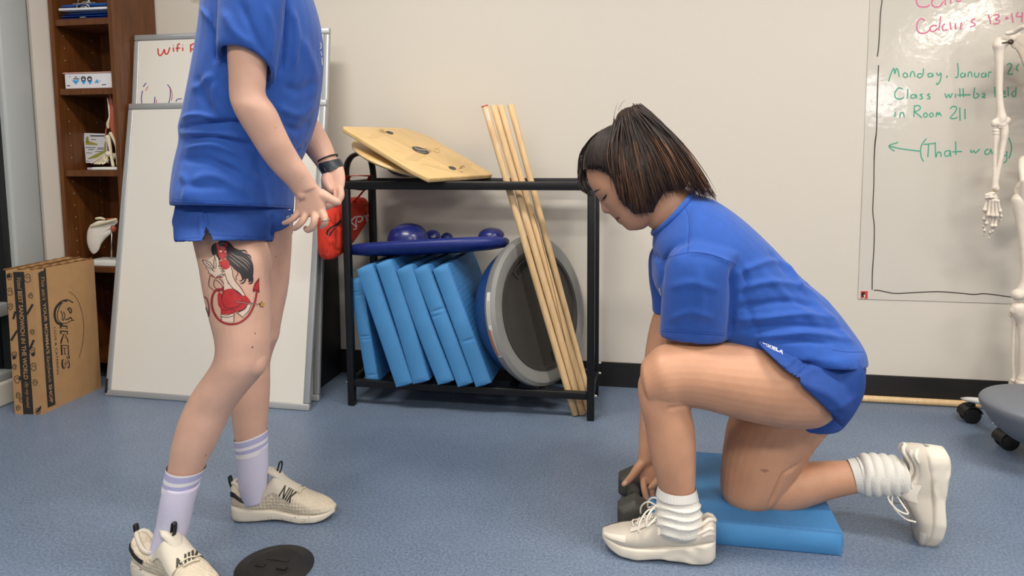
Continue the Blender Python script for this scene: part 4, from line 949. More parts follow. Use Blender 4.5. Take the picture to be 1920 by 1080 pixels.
# ================================================================== KNEELING PERSON
YK = 1.85
kn = empty('person', py(1440, 900, 1.80)*[1, 1, 0], 'person with dark ponytail kneeling on a blue pad, reaching for a dumbbell', 'person')
K = []
near = [(1578, 675, 1592, 745, 1.79, .85), (1550, 662, 1570, 775, 1.77, .9), (1505, 643, 1530, 803, 1.745, .92), (1440, 640, 1462, 803, 1.73, .92), (1372, 641, 1386, 787, 1.715, .92), (1312, 642, 1322, 769, 1.705, .92), (1264, 643, 1284, 764, 1.70, .92),
        (1232, 650, 1258, 766, 1.695, .95), (1208, 672, 1226, 764, 1.695, .95)]
K.append(loftpx(near, 5, round1=.02))
shin = [(1206, 690, 1290, 700, 1.695, .9), (1196, 720, 1300, 735, 1.695, .88), (1199, 758, 1295, 766, 1.692, .9), (1209, 795, 1302, 800, 1.69, .92), (1215, 832, 1305, 837, 1.688, .92), (1223, 870, 1305, 873, 1.686, .92), (1233, 905, 1304, 907, 1.685, .92), (1239, 935, 1302, 938, 1.685, .92), (1244, 970, 1300, 970, 1.685, .9), (1252, 1000, 1296, 1000, 1.685, .8)]
K.append(loftpx(shin, 5, round0=.02))
K.append(ball(py(1224, 712, 1.675), (.026, .02, .03)))
far = [(1440, 690, 1585, 700, 1.92, .85), (1390, 745, 1578, 758, 1.92, .92), (1366, 790, 1556, 798, 1.915, .95), (1357, 832, 1525, 840, 1.905, .92), (1351, 882, 1494, 892, 1.895, .9), (1352, 922, 1468, 930, 1.885, .9), (1366, 948, 1440, 952, 1.88, .92)]
K.append(loftpx(far, 5, round1=.012))
low = [(1412, 886, 1400, 958, 1.882, .95), (1445, 878, 1438, 962, 1.885, .95), (1475, 872, 1470, 963, 1.89, .95), (1505, 866, 1503, 955, 1.892, .95), (1540, 864, 1546, 940, 1.892, .95), (1572, 863, 1580, 931, 1.89, .95), (1600, 863, 1608, 925, 1.888, .95), (1640, 864, 1652, 918, 1.885, .92), (1690, 872, 1700, 912, 1.88, .85)]
K.append(loftpx(low, 5, round0=.01))
# trunk inside the clothes, neck
K.append(loftpx([(1505, 645, 1596, 690, 1.84, 0, dict(hd=.125)), (1475, 630, 1582, 645, 1.84, 0, dict(hd=.13)), (1400, 600, 1548, 575, 1.845, 0, dict(hd=.12)), (1330, 560, 1490, 520, 1.85, 0, dict(hd=.13)), (1280, 520, 1425, 455, 1.85, 0, dict(hd=.15)), (1248, 478, 1365, 402, 1.85, 0, dict(hd=.13)), (1236, 452, 1315, 378, 1.85, 0, dict(hd=.085))], 4))
K.append(loftpx([(1535, 660, 1600, 690, 1.84, 0, dict(hd=.125)), (1505, 695, 1598, 735, 1.84, 0, dict(hd=.125)), (1515, 740, 1570, 755, 1.84, 0, dict(hd=.09))], 4))
K.append(loftpx([(1198, 398, 1262, 330, 1.85, .72), (1216, 424, 1284, 350, 1.85, .74), (1231, 436, 1298, 362, 1.85, .8), (1240, 460, 1320, 380, 1.85, .95), (1255, 480, 1340, 395, 1.85, 1.1)], 4))
# head: built in the profile's own axes, facing left and down
o_ = py(*HC, YK); e1 = (py(HC[0]+100, HC[1], YK)-py(HC[0]-100, HC[1], YK))/200*HS; e2 = (py(HC[0], HC[1]+100, YK)-py(HC[0], HC[1]-100, YK))/200*HS
hf = e1*fw2[0]+e2*fw2[1]; hu = e1*up2[0]+e2*up2[1]; hl = np.array([0, -1., 0])
hg, hR = head_geo(o_, hf, hu, hl); K.append(hg)
# arms
K.append(ptube([(1325, 495, 1.745, .044), (1305, 540, 1.715, .047), (1292, 600, 1.725, .044), (1276, 655, 1.775, .041), (1268, 720, 1.82, .037), (1262, 790, 1.845, .030), (1260, 842, 1.85, .0235), (1260, 862, 1.85, .022)]))
K.append(ptube([(1325, 480, 1.965, .044), (1290, 530, 1.99, .046), (1256, 590, 1.995, .043), (1240, 640, 1.975, .040), (1228, 715, 1.94, .035), (1219, 785, 1.91, .028), (1213, 838, 1.89, .0225), (1212, 860, 1.885, .0225)]))
def khand(dx, dy, Yo, near=True):
    p = [(1198+dx, 852+dy, 1226+dx, 850+dy, 1.885+Yo, .62), (1194+dx, 872+dy, 1231+dx, 868+dy, 1.88+Yo, .45), (1197+dx, 890+dy, 1238+dx, 886+dy, 1.875+Yo, .36), (1201+dx, 905+dy, 1242+dx, 901+dy, 1.872+Yo, .34)]
    K.append(loftpx(p, 4, round0=.005, round1=.006))
    fs = [([(1206, 900, 1.868), (1209, 922, 1.852), (1216, 946, 1.846), (1223, 967, 1.852)], [.0098, .0090, .0082, .0068]), ([(1218, 901, 1.878), (1223, 925, 1.868), (1228, 948, 1.866), (1226, 970, 1.876)], [.0098, .0090, .0082, .0068]),
          ([(1229, 899, 1.89), (1235, 922, 1.888), (1237, 944, 1.892), (1231, 962, 1.90)], [.0094, .0086, .0078, .0066]), ([(1237, 895, 1.90), (1244, 913, 1.903), (1246, 931, 1.908), (1240, 947, 1.915)], [.0092, .0086, .0078, .0068])]
    for pts, r in fs: K.append(finger([(x+dx, y+dy, Y+Yo) for x, y, Y in pts], r))
    K.append(finger([(x+dx, y+dy, Y+Yo) for x, y, Y in [(1207, 866, 1.876), (1196, 878, 1.868), (1186, 892, 1.862), (1177, 902, 1.860), (1170, 908, 1.860)]], [.0135, .0128, .0105, .0095, .0075]))
khand(0, 0, 0); khand(50, 6, -.03)
kb = fuse(K, .0025, 4, .5)
kb = wrinkle(kb, [([(1500, 868), (1484, 880), (1469, 891), (1458, 912), (1450, 932), (1440, 952)], 3.2, -.007), ([(1290, 762), (1270, 764), (1250, 766)], 4, -.004)])
kbv = bvh_of(kb); mk = []
Zh = zm(1060, 280, 6.355)
# lashes, brow, lips, nostril, thumb nail, knee mark
lash = mat('lash_black', (26, 18, 16), .6); lip = mat('lip_rose', (152, 84, 76), .4); brow = mat('brow_brown', (74, 46, 36), .8); nailm = mat('nail_pink', (222, 178, 158), .3)
mk.append(ink_fill(kbv, Zh((436, 612), (452, 575), (478, 545), (496, 526), (494, 552), (474, 585), (455, 598)), mi=1, off=.0012, step=2, smooth=False)); mk.append(ink_line(kbv, Zh((438, 610), (470, 572), (497, 530)), 1.1, mi=1, off=.002, taper=True))
for p in [((452, 590), (440, 622)), ((466, 580), (456, 612)), ((482, 562), (476, 596))]: mk.append(ink_line(kbv, Zh(*p), .5, mi=1, off=.0016))
mk.append(ink_line(kbv, Zh((335, 520), (352, 500), (385, 484), (425, 466)), 1.7, mi=3, off=.0009, taper=True)); mk.append(ink_line(kbv, Zh((340, 528), (365, 503), (400, 482)), 1.3, mi=3, off=.001, taper=True))
mk.append(ink_fill(kbv, Zh((594, 818), (620, 806), (652, 802), (640, 818), (604, 832)), mi=2, off=.0007, step=2)); mk.append(ink_fill(kbv, Zh((602, 838), (640, 820), (632, 848), (616, 866), (606, 858)), mi=2, off=.0007, step=2))
mk.append(ink_line(kbv, Zh((602, 830), (625, 822), (652, 806)), .8, mi=1, off=.0013, taper=True)); mk.append(ink_line(kbv, Zh((478, 764), (494, 760)), 1., mi=3, off=.0008, taper=True))
mk.append(ink_fill(kbv, [(1168, 905), (1174, 901), (1176, 906), (1170, 911)], mi=4, off=.0005, step=2))
mk.append(ink_fill(kbv, [(1424, 881), (1434, 879), (1442, 882), (1434, 886)], mi=5, off=.0004, step=3))
obj('body', [kb]+mk, [skinB, lash, lip, brow, nailm, mat('knee_mark', (160, 112, 88), .6)], kn)
# ------------------------------------------------------------------ shirt
T_ = [loftpx([(1468, 672, 1630, 680, 1.84, 0, dict(hd=.184, kx=.012, bz=-.034)), (1445, 656, 1622, 648, 1.84, 0, dict(hd=.182, kx=.008, bz=-.022)), (1396, 652, 1596, 610, 1.842, 0, dict(hd=.176)), (1345, 642, 1556, 564, 1.845, 0, dict(hd=.165)), (1305, 612, 1502, 518, 1.848, 0, dict(hd=.16)), (1266, 560, 1446, 460, 1.85, 0, dict(hd=.17)), (1240, 510, 1396, 414, 1.85, 0, dict(hd=.175)), (1224, 470, 1348, 380, 1.85, 0, dict(hd=.145)), (1224, 446, 1312, 366, 1.85, 0, dict(hd=.095)), (1227, 436, 1296, 361, 1.85, 0, dict(hd=.078))], 5, ex=2.2)]
T_.append(loftpx([(1330, 432, 1400, 462, 1.76, .9), (1288, 446, 1392, 474, 1.725, .85), (1256, 474, 1378, 492, 1.70, .82), (1244, 520, 1371, 522, 1.695, .80), (1240, 562, 1368, 564, 1.705, .80), (1238, 600, 1366, 604, 1.72, .78), (1237, 627, 1363, 635, 1.73, .76), (1246, 624, 1354, 630, 1.73, .66), (1256, 590, 1346, 596, 1.725, .6)], 5, ex=2.2))
T_.append(loftpx([(1310, 420, 1390, 440, 1.96, .9), (1255, 440, 1370, 455, 1.99, .85), (1220, 470, 1335, 480, 2.01, .8), (1216, 515, 1325, 520, 2.01, .8), (1222, 560, 1325, 565, 2.0, .78), (1224, 584, 1322, 590, 1.995, .76), (1232, 580, 1312, 586, 1.995, .66), (1240, 550, 1306, 556, 1.995, .6)], 5, ex=2.2))
# front of the shirt hanging forward under the chest
T_.append(loftpx([(1221, 480, 1300, 470, 1.85, 0, dict(hd=.12)), (1226, 530, 1320, 520, 1.85, 0, dict(hd=.13)), (1262, 580, 1370, 570, 1.85, 0, dict(hd=.14)), (1330, 612, 1420, 600, 1.85, 0, dict(hd=.14))], 5))
tg = fuse(T_, .0052, 3, .5)
folds = [([(1372, 500), (1374, 560), (1370, 630)], 5, -.008), ([(1290, 474), (1330, 478), (1375, 494)], 4, .004), ([(1375, 520), (1410, 500), (1460, 490), (1500, 520)], 6, .005), ([(1380, 545), (1430, 530), (1490, 535), (1540, 560)], 6, .006), ([(1372, 580), (1420, 572), (1480, 565), (1550, 580)], 6, -.006),
         ([(1370, 600), (1430, 596), (1500, 590), (1570, 600)], 6, .007), ([(1380, 622), (1430, 615), (1500, 610), (1585, 618)], 5, -.006), ([(1400, 634), (1460, 628), (1520, 625), (1600, 640)], 5, .006), ([(1430, 640), (1500, 640), (1560, 645)], 4, -.005),
         ([(1470, 494), (1490, 520), (1500, 545)], 5, .005), ([(1500, 532), (1530, 530), (1560, 575)], 5, .006), ([(1440, 470), (1470, 505), (1480, 520)], 5, -.004), ([(1240, 500), (1260, 470), (1290, 450)], 5, -.005), ([(1225, 470), (1240, 500), (1240, 540)], 4, -.005), ([(1390, 500), (1400, 530), (1390, 560)], 5, -.006),
         ([(1250, 540), (1300, 530), (1350, 545)], 7, .003), ([(1255, 600), (1300, 585), (1340, 600)], 7, .003), ([(1290, 378), (1292, 420), (1290, 474)], 2.5, -.002), ([(1400, 560), (1410, 600), (1425, 632)], 6, -.004), ([(1520, 560), (1560, 600), (1600, 650)], 6, .004), ([(1310, 500), (1315, 560), (1310, 610)], 9, .003), ([(1420, 500), (1480, 560), (1560, 630)], 7, .003)]
tg = wrinkle(tg, [(a_, b_, c_*1.35) for a_, b_, c_ in folds]); tbv = bvh_of(tg); mk = []
mk.append(ink_line(tbv, [(1241, 621), (1300, 625), (1360, 629)], .9, off=.0004)); mk.append(ink_line(tbv, [(1244, 617), (1300, 621), (1360, 625)], .5, off=.0004))
mk.append(ink_line(tbv, [(1278, 372), (1292, 410), (1291, 450), (1290, 473)], 1.1, off=.0004)); mk.append(ink_line(tbv, [(1242, 486), (1290, 474), (1330, 477), (1372, 492), (1380, 500)], 1.1, off=.0004)); mk.append(ink_line(tbv, [(1624, 660), (1590, 660), (1560, 656)], .8, off=.0004))
for p in [[(1236, 540), (1238, 548), (1240, 556)], [(1239, 552), (1244, 556)], [(1238, 560), (1241, 566)]]: mk.append(ink_line(tbv, p, 2, mi=2, off=.0005))
obj('t_shirt', [tg]+mk, [shirtm, stitch, logow], kn)
# ribbed collar round the neck
cr = ringpx(1226, 437, 1298, 361, 1.85, 0, hd=.079, n=40); Tt = np.roll(cr, -1, 0)-np.roll(cr, 1, 0)
obj('collar', tube(np.vstack([cr, cr[:2]]), .0085, 10), shirtm, kn)
# ------------------------------------------------------------------ shorts
G_ = [loftpx([(1500, 625, 1600, 628, 1.84, 0, dict(hd=.155)), (1530, 645, 1619, 655, 1.84, 0, dict(hd=.166)), (1505, 650, 1630, 690, 1.84, 0, dict(hd=.172)), (1480, 665, 1626, 728, 1.838, 0, dict(hd=.172)), (1480, 700, 1608, 764, 1.835, 0, dict(hd=.165)), (1512, 737, 1592, 788, 1.835, 0, dict(hd=.13))], 5, ex=2.3)]
G_.append(loftpx([(1560, 648, 1626, 690, 1.775, .9), (1505, 641, 1618, 738, 1.755, .9), (1462, 637, 1604, 768, 1.745, 0, dict(hd=.108)), (1438, 636, 1592, 786, 1.738, 0, dict(hd=.113, kx=.014, bz=-.022)), (1414, 636, 1584, 799, 1.735, 0, dict(hd=.116, kx=.026, bz=-.040)), (1421, 644, 1579, 794, 1.735, 0, dict(hd=.108, kx=.024, bz=-.036)), (1450, 648, 1585, 782, 1.738, 0, dict(hd=.098, kx=.015, bz=-.02))], 5))
G_.append(loftpx([(1500, 655, 1615, 700, 1.92, .95), (1450, 700, 1605, 745, 1.925, 0, dict(hd=.112)), (1400, 745, 1590, 785, 1.92, 0, dict(hd=.118)), (1396, 757, 1578, 796, 1.92, 0, dict(hd=.118)), (1402, 757, 1570, 793, 1.92, 0, dict(hd=.108)), (1420, 735, 1575, 775, 1.92, 0, dict(hd=.10))], 5))
gg = fuse(G_, .004, 4, .5)
gg = cut_window(gg, [(1464, 688), (1500, 709), (1501, 742), (1480, 725), (1455, 690)], 1.80)
gg = wrinkle(gg, [([(1500, 690), (1525, 660), (1540, 650)], 4, -.005), ([(1495, 704), (1510, 690), (1527, 664)], 3, -.004), ([(1470, 690), (1500, 665), (1530, 655)], 5, .004), ([(1500, 700), (1540, 690), (1600, 690)], 7, .004), ([(1505, 720), (1550, 740), (1590, 780)], 8, .003), ([(1520, 675), (1560, 690), (1600, 680)], 4, -.004), ([(1545, 770), (1580, 760), (1610, 740)], 6, .003)])
gbv = bvh_of(gg); mk = []; Zl = zm(1160, 340, 2.25)
mk.append(ink_text(gbv, 'GURNICK', [Zl((585, 673))[0], Zl((692, 731))[0], Zl((704, 714))[0], Zl((597, 656))[0]], off=.0008, mi=2, bold=.03, fine=.06)); mk.append(ink_text(gbv, 'ACADEMY', [Zl((622, 698))[0], Zl((672, 723))[0], Zl((675, 718))[0], Zl((625, 693))[0]], off=.0008, mi=2))
for cx_, cy_ in ((637, 664), (681, 683)):
    for k in (-6, 0, 6): mk.append(ink_line(gbv, Zl((cx_+k+2, cy_-8), (cx_+k-3, cy_+8)), 1.3, mi=2, off=.0008))
    mk.append(ink_line(gbv, Zl((cx_-8, cy_-11), (cx_+12, cy_-7)), 1.4, mi=2, off=.0008)); mk.append(ink_line(gbv, Zl((cx_-13, cy_+6), (cx_+7, cy_+11)), 1.4, mi=2, off=.0008))
mk.append(ink_line(gbv, Zl((755, 806), (790, 775), (822, 728)), 1., mi=1, off=.0005)); mk.append(ink_line(gbv, Zl((768, 880), (850, 950), (915, 994)), .9, mi=1, off=.0005))
obj('shorts', [gg]+mk, [shortm, stitch, logow], kn)
# ------------------------------------------------------------------ hair
hair = [mat('hair_black', (42, 33, 30), .5, spec=.4), mat('hair_brown', (66, 46, 38), .5, spec=.4), mat('hair_chestnut', (104, 70, 50), .5, spec=.4)]
hg2, hR2 = head_geo(o_, hf, hu, hl, 1., 7.)
region = [(1100, 317), (1118, 316), (1138, 322), (1152, 334), (1157, 350), (1163, 372), (1190, 398), (1225, 395), (1262, 372), (1330, 330), (1300, 200), (1180, 150), (1080, 200), (1070, 300), (1090, 318)]
V, Fc = hg2; px_ = pj(o_+(np.asarray(V)-o_)*1.0); lat0 = pj(np.asarray(V)*[1, 0, 1]+np.array([0, YK, 0])); C_ = np.array([lat0[list(f)].mean(0) for f in Fc]); keep = inside(region, C_)
capg = (V, [f for f, k in zip(Fc, keep) if k])
HG = [capg+(0,)]
HG.append(loftpx([(1156, 226, 1194, 206, 1.84, .6), (1154, 250, 1222, 233, 1.825, .42), (1156, 285, 1252, 275, 1.812, .28), (1162, 322, 1278, 314, 1.806, .20), (1172, 346, 1290, 340, 1.805, .15), (1190, 366, 1284, 354, 1.805, .1)], 6, round0=.02)+(0,))
def strand(P0, P1, P2, r, mi0, mi1, split=.55, n=9, mid=None):
    t = np.linspace(0, 1, n)[:, None]; P = (1-t)**2*P0+2*t*(1-t)*P1+t*t*P2
    rr = r*np.interp(t[:, 0], [0, .1, .6, 1], [.6, 1, .8, .06])
    v, f = tube(P, rr, 5); k = int((n-1)*split)*5
    HG.append((v, [q for q in f if min(q) < k], mi0)); 
    if mi1 is not None: HG.append((v, [q for q in f if min(q) >= k], mi1))
def kp(x, y, Y): return py(x, y, Y)
bot = np.array([(1156, 338), (1160, 362), (1169, 384), (1184, 393), (1206, 409), (1214, 398), (1228, 388), (1244, 372), (1262, 366), (1284, 362), (1300, 366), (1318, 373), (1344, 378)], float)
bd = crom(bot, 8)
R_ = random.Random(3)
for i in range(900):
    u = R_.random(); e = bd[int(u*(len(bd)-1))]+np.array([R_.gauss(0, 4), R_.gauss(0, 5)]); e = e+np.array([0, -18*R_.random()**2])
    rx = 1156+u*42+R_.gauss(0, 3); ry = 228-u*27+R_.gauss(0, 3)-6*math.sin(u*3.1)
    mx_ = (rx+e[0])/2+(-22+44*u)+R_.gauss(0, 4); my_ = (ry+e[1])/2-18*u+R_.gauss(0, 4)
    Yr = 1.82+R_.gauss(0, .012); Ym = 1.745+.03*u+R_.gauss(0, .007); Ye = 1.770+.03*u+R_.gauss(0, .008)
    strand(kp(rx, ry, Yr), kp(mx_, my_, Ym), kp(e[0], e[1], Ye), .0021 if i % 3 else .0013, R_.choice([0, 0, 0, 1]), R_.choice([1, 1, 2, 0]), R_.uniform(.4, .7))
# right-hand sweep of the ponytail down to its tip
for i in range(110):
    u = R_.random(); rx = 1175+25*u; ry = 205+8*R_.random()
    strand(kp(rx, ry, 1.84+R_.gauss(0, .02)), kp(1236+22*u+R_.gauss(0, 5), 228+14*(1-u)+R_.gauss(0, 5), 1.82+R_.gauss(0, .02)), kp(1344-46*R_.random()**1.5, 378-14*R_.random(), 1.81+R_.gauss(0, .02)), .0024, R_.choice([0, 0, 1]), R_.choice([1, 2]), .6)
# swept-back top hair lying on the scalp from the hairline to the tie, both sides
capb = bvh_of(hg2); oV = Vector(o_.tolist())
tie = nrm(kp(1164, 222, YK)-o_)
hl_ = crom(np.array([(1101, 316), (1118, 316), (1138, 322), (1152, 334), (1158, 352), (1166, 374)], float), 10)
for i in range(760):
    t = R_.random(); p = hl_[int(t*(len(hl_)-1))]+np.array([R_.gauss(0, 1.6), R_.gauss(0, 2.5)]); h = hit(capb, p[0]+1.5, p[1]-2, 0)
    if h is None: continue
    q = h[0].copy()
    if i % 3 == 0: q[1] = 2*YK-q[1]
    d0 = nrm(q-o_); d1 = nrm(tie+np.array([R_.gauss(0, .03), R_.gauss(0, .05), R_.gauss(0, .03)])); P = []; rise = R_.uniform(.0004, .0032); w_ = R_.gauss(0, .02)
    for k in range(11):
        u = k/10; d = nrm(d0*(1-u)+d1*u+np.array([0, 0, w_*math.sin(u*3.14)])); hh = capb.ray_cast(oV+Vector((d*.3).tolist()), Vector((-d).tolist()))
        if hh[0] is None: continue
        P.append(np.array(hh[0])+d*(rise*math.sin(min(1, u+.15)*2.6)+.0006))
    if len(P) < 4: continue
    HG.append(tube(P, np.interp(np.linspace(0, 1, len(P)), [0, .15, .8, 1], [.0002, .0013, .0015, .001]), 5)+(R_.choice([0, 0, 0, 0, 1]),))
# bang falling in front of the forehead
for i in range(220):
    t = R_.random(); 
    strand(kp(1146-18*R_.random(), 243+12*R_.random(), YK+.02+R_.gauss(0, .02)), kp(1078+26*t+R_.gauss(0, 2), 268+20*R_.random(), YK+.05+R_.gauss(0, .012)), kp(1082+R_.random()*16+8*t, 322+22*R_.random(), YK+.055+R_.gauss(0, .012)), .0024, 0, None, 1.1)
for i in range(230):
    t = R_.random(); q = R_.random()
    strand(kp(1100-12*t, 290+14*R_.random(), YK+.05+R_.gauss(0, .012)), kp(1073+20*t+R_.gauss(0, 1.5), 338+R_.gauss(0, 4), YK+.05+R_.gauss(0, .014)), kp(1090+20*q, 356+12*q+R_.gauss(0, 2), YK+.035+R_.gauss(0, .012)), .0023, 0, None, 1.1)
for a, b, c in [((1150, 225), (1152, 205), (1160, 190)), ((1158, 208), (1166, 190), (1175, 186)), ((1110, 275), (1112, 258), (1132, 246)), ((1098, 292), (1088, 302), (1080, 318)), ((1140, 246), (1125, 246), (1108, 262)), ((1208, 205), (1220, 206), (1232, 222))]:
    strand(kp(*a, YK-.02), kp(*b, YK-.02), kp(*c, YK-.01), .0006, 0, None, 1.1)
obj('hair', HG, hair, kn)
obj('hair_tie', tube([ringpx(1150, 238, 1180, 212, 1.83, .8, n=20)[i % 20] for i in range(21)], .004, 8), mat('hair_tie_black', (20, 18, 18), .7), kn)
# ------------------------------------------------------------------ socks
sockm = mat('white_terry', (226, 222, 214), .95, bump=.5, bscale=260); ribm = mat('white_rib', (216, 213, 208), .95)
def sock(rings, ribs, name='sock'):
    g = loftpx(rings, 6); return g
g = loftpx([(1235, 924, 1306, 926, 1.685, .95), (1230, 940, 1312, 940, 1.685, .95), (1227, 956, 1315, 956, 1.685, .95), (1224, 972, 1318, 972, 1.685, .95), (1229, 990, 1317, 988, 1.685, .95), (1240, 1004, 1308, 1002, 1.685, .85)], 12)
V, Fc = g; V = np.array(V); P = pj(V); c_ = np.array([1270., 0]); 
wob = P[:, 1]+4*np.sin(V[:, 0]*38+V[:, 1]*31); amp = .0058*(np.abs(np.sin(wob/17.0*math.pi+.9*np.sin(V[:, 0]*45)+.7*np.sin(V[:, 1]*52)))**.6-.55)
N_ = vnormals(V, Fc); V = V+N_*(amp*np.clip((P[:, 1]-934)/8, 0, 1))[:, None]
sk1 = obj('sock', (V, Fc), sockm, kn)
def ribcuff(ringfn, n=64):
    R = []
    for k, rr in enumerate(ringfn): R.append(rr)
    return skin(np.array(R), False, False)
rib = []
for t in np.linspace(0, 1, 6):
    rr = ringpx(1234-4*t, 911+16*t, 1305+4*t, 916+14*t, 1.685, .96, n=120); cen = rr.mean(0); k = np.arange(120); rr = cen+(rr-cen)*(1.0+.012*np.where(k % 3 == 0, 1, -.4))[:, None]; rib.append(rr)
obj('sock_cuff', skin(np.array(rib), False, False), ribm, sk1)
g = loftpx([(1606, 858, 1616, 929, 1.886, .95), (1622, 850, 1636, 932, 1.885, .95), (1645, 850, 1660, 930, 1.884, .95), (1668, 852, 1684, 932, 1.883, .95), (1690, 856, 1704, 934, 1.88, .95)], 16)
V, Fc = g; V = np.array(V); P = pj(V); wob = P[:, 0]-.15*(P[:, 1]-890)+4*np.sin(P[:, 1]*.09); N_ = vnormals(V, Fc); V = V+N_*(.0062*(np.abs(np.sin(wob/19*math.pi+.8*np.sin(P[:, 1]*.05)+.6*np.sin(V[:, 1]*50)))**.6-.55))[:, None]
sk2 = obj('sock', (V, Fc), sockm, kn)
rib = []
for t in np.linspace(0, 1, 6):
    rr = ringpx(1590+18*t, 861-3*t, 1603+14*t, 924+6*t, 1.887, .96, n=120); cen = rr.mean(0); k = np.arange(120); rr = cen+(rr-cen)*(1.0+.012*np.where(k % 3 == 0, 1, -.4))[:, None]; rib.append(rr)
obj('sock_cuff', skin(np.array(rib), False, False), ribm, sk2)
# ------------------------------------------------------------------ chunky white trainers
shw = mat('white_leather', (226, 218, 206), .5, var=.03, vscale=12); shs = mat('white_foam_sole', (222, 214, 200), .55, var=.06, vscale=9); shm = mat('white_mesh', (206, 197, 184), .8, bump=.4, bscale=500); lacem = mat('white_lace', (232, 226, 214), .8)
SoleB = [(0, .012, .055), (.04, .003, .060), (.12, 0, .058), (.3, .002, .046), (.46, .007, .038), (.55, .006, .036), (.7, .001, .036), (.85, .005, .036), (.94, .016, .040), (1, .032, .046)]
UpB = [(0, .085), (.02, .108), (.05, .112), (.10, .098), (.18, .084), (.28, .084), (.36, .096), (.42, .110), (.47, .112), (.52, .100), (.62, .084), (.74, .068), (.86, .060), (.95, .052), (1, .048)]
def chunky(M, kn, L=.272):
    s, u, prof = shoe_shape(L, SoleB, UpB, shoe_wid(.038, .036, .047)); xs, zb, zs, zu, w = prof
    e = obj('shoe', xf(u, M), shm, kn)
    sv = np.array(s[0]); side = np.sign(sv[:, 1]); x = sv[:, 0]/L; z = sv[:, 2]
    # moulded waves on the thick sole
    sv[:, 1] += side*.0022*np.sin(z*230+2.6*np.sin(x*15))*np.clip(1-abs(x-.25)/.35, 0.1, 1)
    obj('sole', xf((sv, s[1]), M), shs, e)
    def top(xx, lat): # point on the upper surface
        zt = np.interp(xx, xs, zu); zl = np.interp(xx, xs, np.minimum(zs-.012, zu-.02)); ww = np.interp(xx, xs, w)*.95; c = (zt+zl)/2; h = (zt-zl)/2
        y = lat*ww; return np.array([xx*L, y+.012*(math.sin(xx*2.6)-.4), c+h*(max(0, 1-abs(lat)**2.5))**(1/2.5)])
    def over(poly, name, m_, off=.0022, lats=(-1, 1)):
        geo = []
        for sg in lats:
            V = []; Fc = []
            # grid between lower curve (lat .99) and upper curve
            n = len(poly)
            for (xx, l0, l1) in poly:
                for k in range(9):
                    la = l0+(l1-l0)*k/8; p = top(xx, sg*la); nrm_ = np.array([0, sg*la, .35+.65*(1-abs(la))]); nrm_ /= np.linalg.norm(nrm_); V.append(p+nrm_*off)
            for i in range(n-1):
                for k in range(8): Fc.append((i*9+k, (i+1)*9+k, (i+1)*9+k+1, i*9+k+1))
            obj(name, xf((V, Fc), M), m_, e)
    q = lambda a, b, l0a, l1a, l0b, l1b, n=10: [(a+(b-a)*t, l0a+(l0b-l0a)*t, l1a+(l1b-l1a)*t) for t in np.linspace(0, 1, n)]
    over(q(.33, .50, .995, .35, .995, .30), 'saddle_panel', shw); over(q(.02, .33, .90, .80, .90, .70), 'heel_strap', shw, .003); over(q(.01, .12, .999, .97, .995, .95), 'heel_counter', shw); over(q(.78, .985, .999, .80, .99, .7), 'toe_cap', shw); over(q(.46, .74, .55, .26, .62, .28), 'eyestay', shw, .003)
    over(q(.34, .56, .26, .0, .24, .0), 'tongue', shw, .005)
    # padded collar
    cp = []
    for t in np.linspace(0, 2*math.pi, 26):
        xx = .19+.19*math.cos(t); la = .52*math.sin(t); p = top(max(xx, .012), la); cp.append(p+np.array([0, 0, .004]))
    obj('collar', xf(tube(cp, .0052, 8), M), shw, e)
    lac = []
    for k, xx in enumerate(np.linspace(.50, .72, 5)):
        lac.append(xf(tube([top(xx, -.36)+[0, 0, .006], top(xx+.01, 0)+[0, 0, .008], top(xx+.025*(1 if k % 2 else -.3), .36)+[0, 0, .006]], .0022, 7, 4), M))
    b0 = top(.475, 0)+[0, 0, .010]
    for sg in (-1, 1):
        lac.append(xf(tube([b0, b0+[.012, sg*.018, .018], b0+[.030, sg*.040, .002], b0+[.034, sg*.046, -.022], b0+[.018, sg*.034, -.012], b0], .0024, 7, 5), M)); lac.append(xf(tube([b0, b0+[.03, sg*.02, .006], b0+[.05, sg*.040, -.018], b0+[.052, sg*.047, -.042]], .0022, 7, 4), M))
    lac.append(xf(ball(b0, (.007, .008, .006)), M)); obj('laces', lac, lacem, e)
    obj('eyelet', [xf(ball(top(.44, sg*.62)+[0, sg*.004, .003], (.0035, .002, .0035)), M) for sg in (-1, 1)], metal, e)
    return e
H_ = pz(1341, 1060); H_ = np.array([.186, 1.685, 0]); T__ = np.array([-.088, 1.70, 0]); xx_ = nrm(T__-H_)
chunky(frameM(H_, xx_, np.cross([0, 0, 1], xx_), (0, 0, 1)), kn, .274)
Hr = py(1779, 842, 1.872); Tr = py(1758, 1020, 1.872); Tr[2] = max(Tr[2], .012); xr = nrm(Tr-Hr); zr = np.array([-1, 0, 0.]); zr = nrm(zr-xr*(zr@xr)); 
Mr_ = frameM(Hr, xr, np.cross(zr, xr), zr); Lr = np.linalg.norm(Tr-Hr); print('rear shoe', Lr, Hr, Tr)
chunky(Mr_, kn, .262)
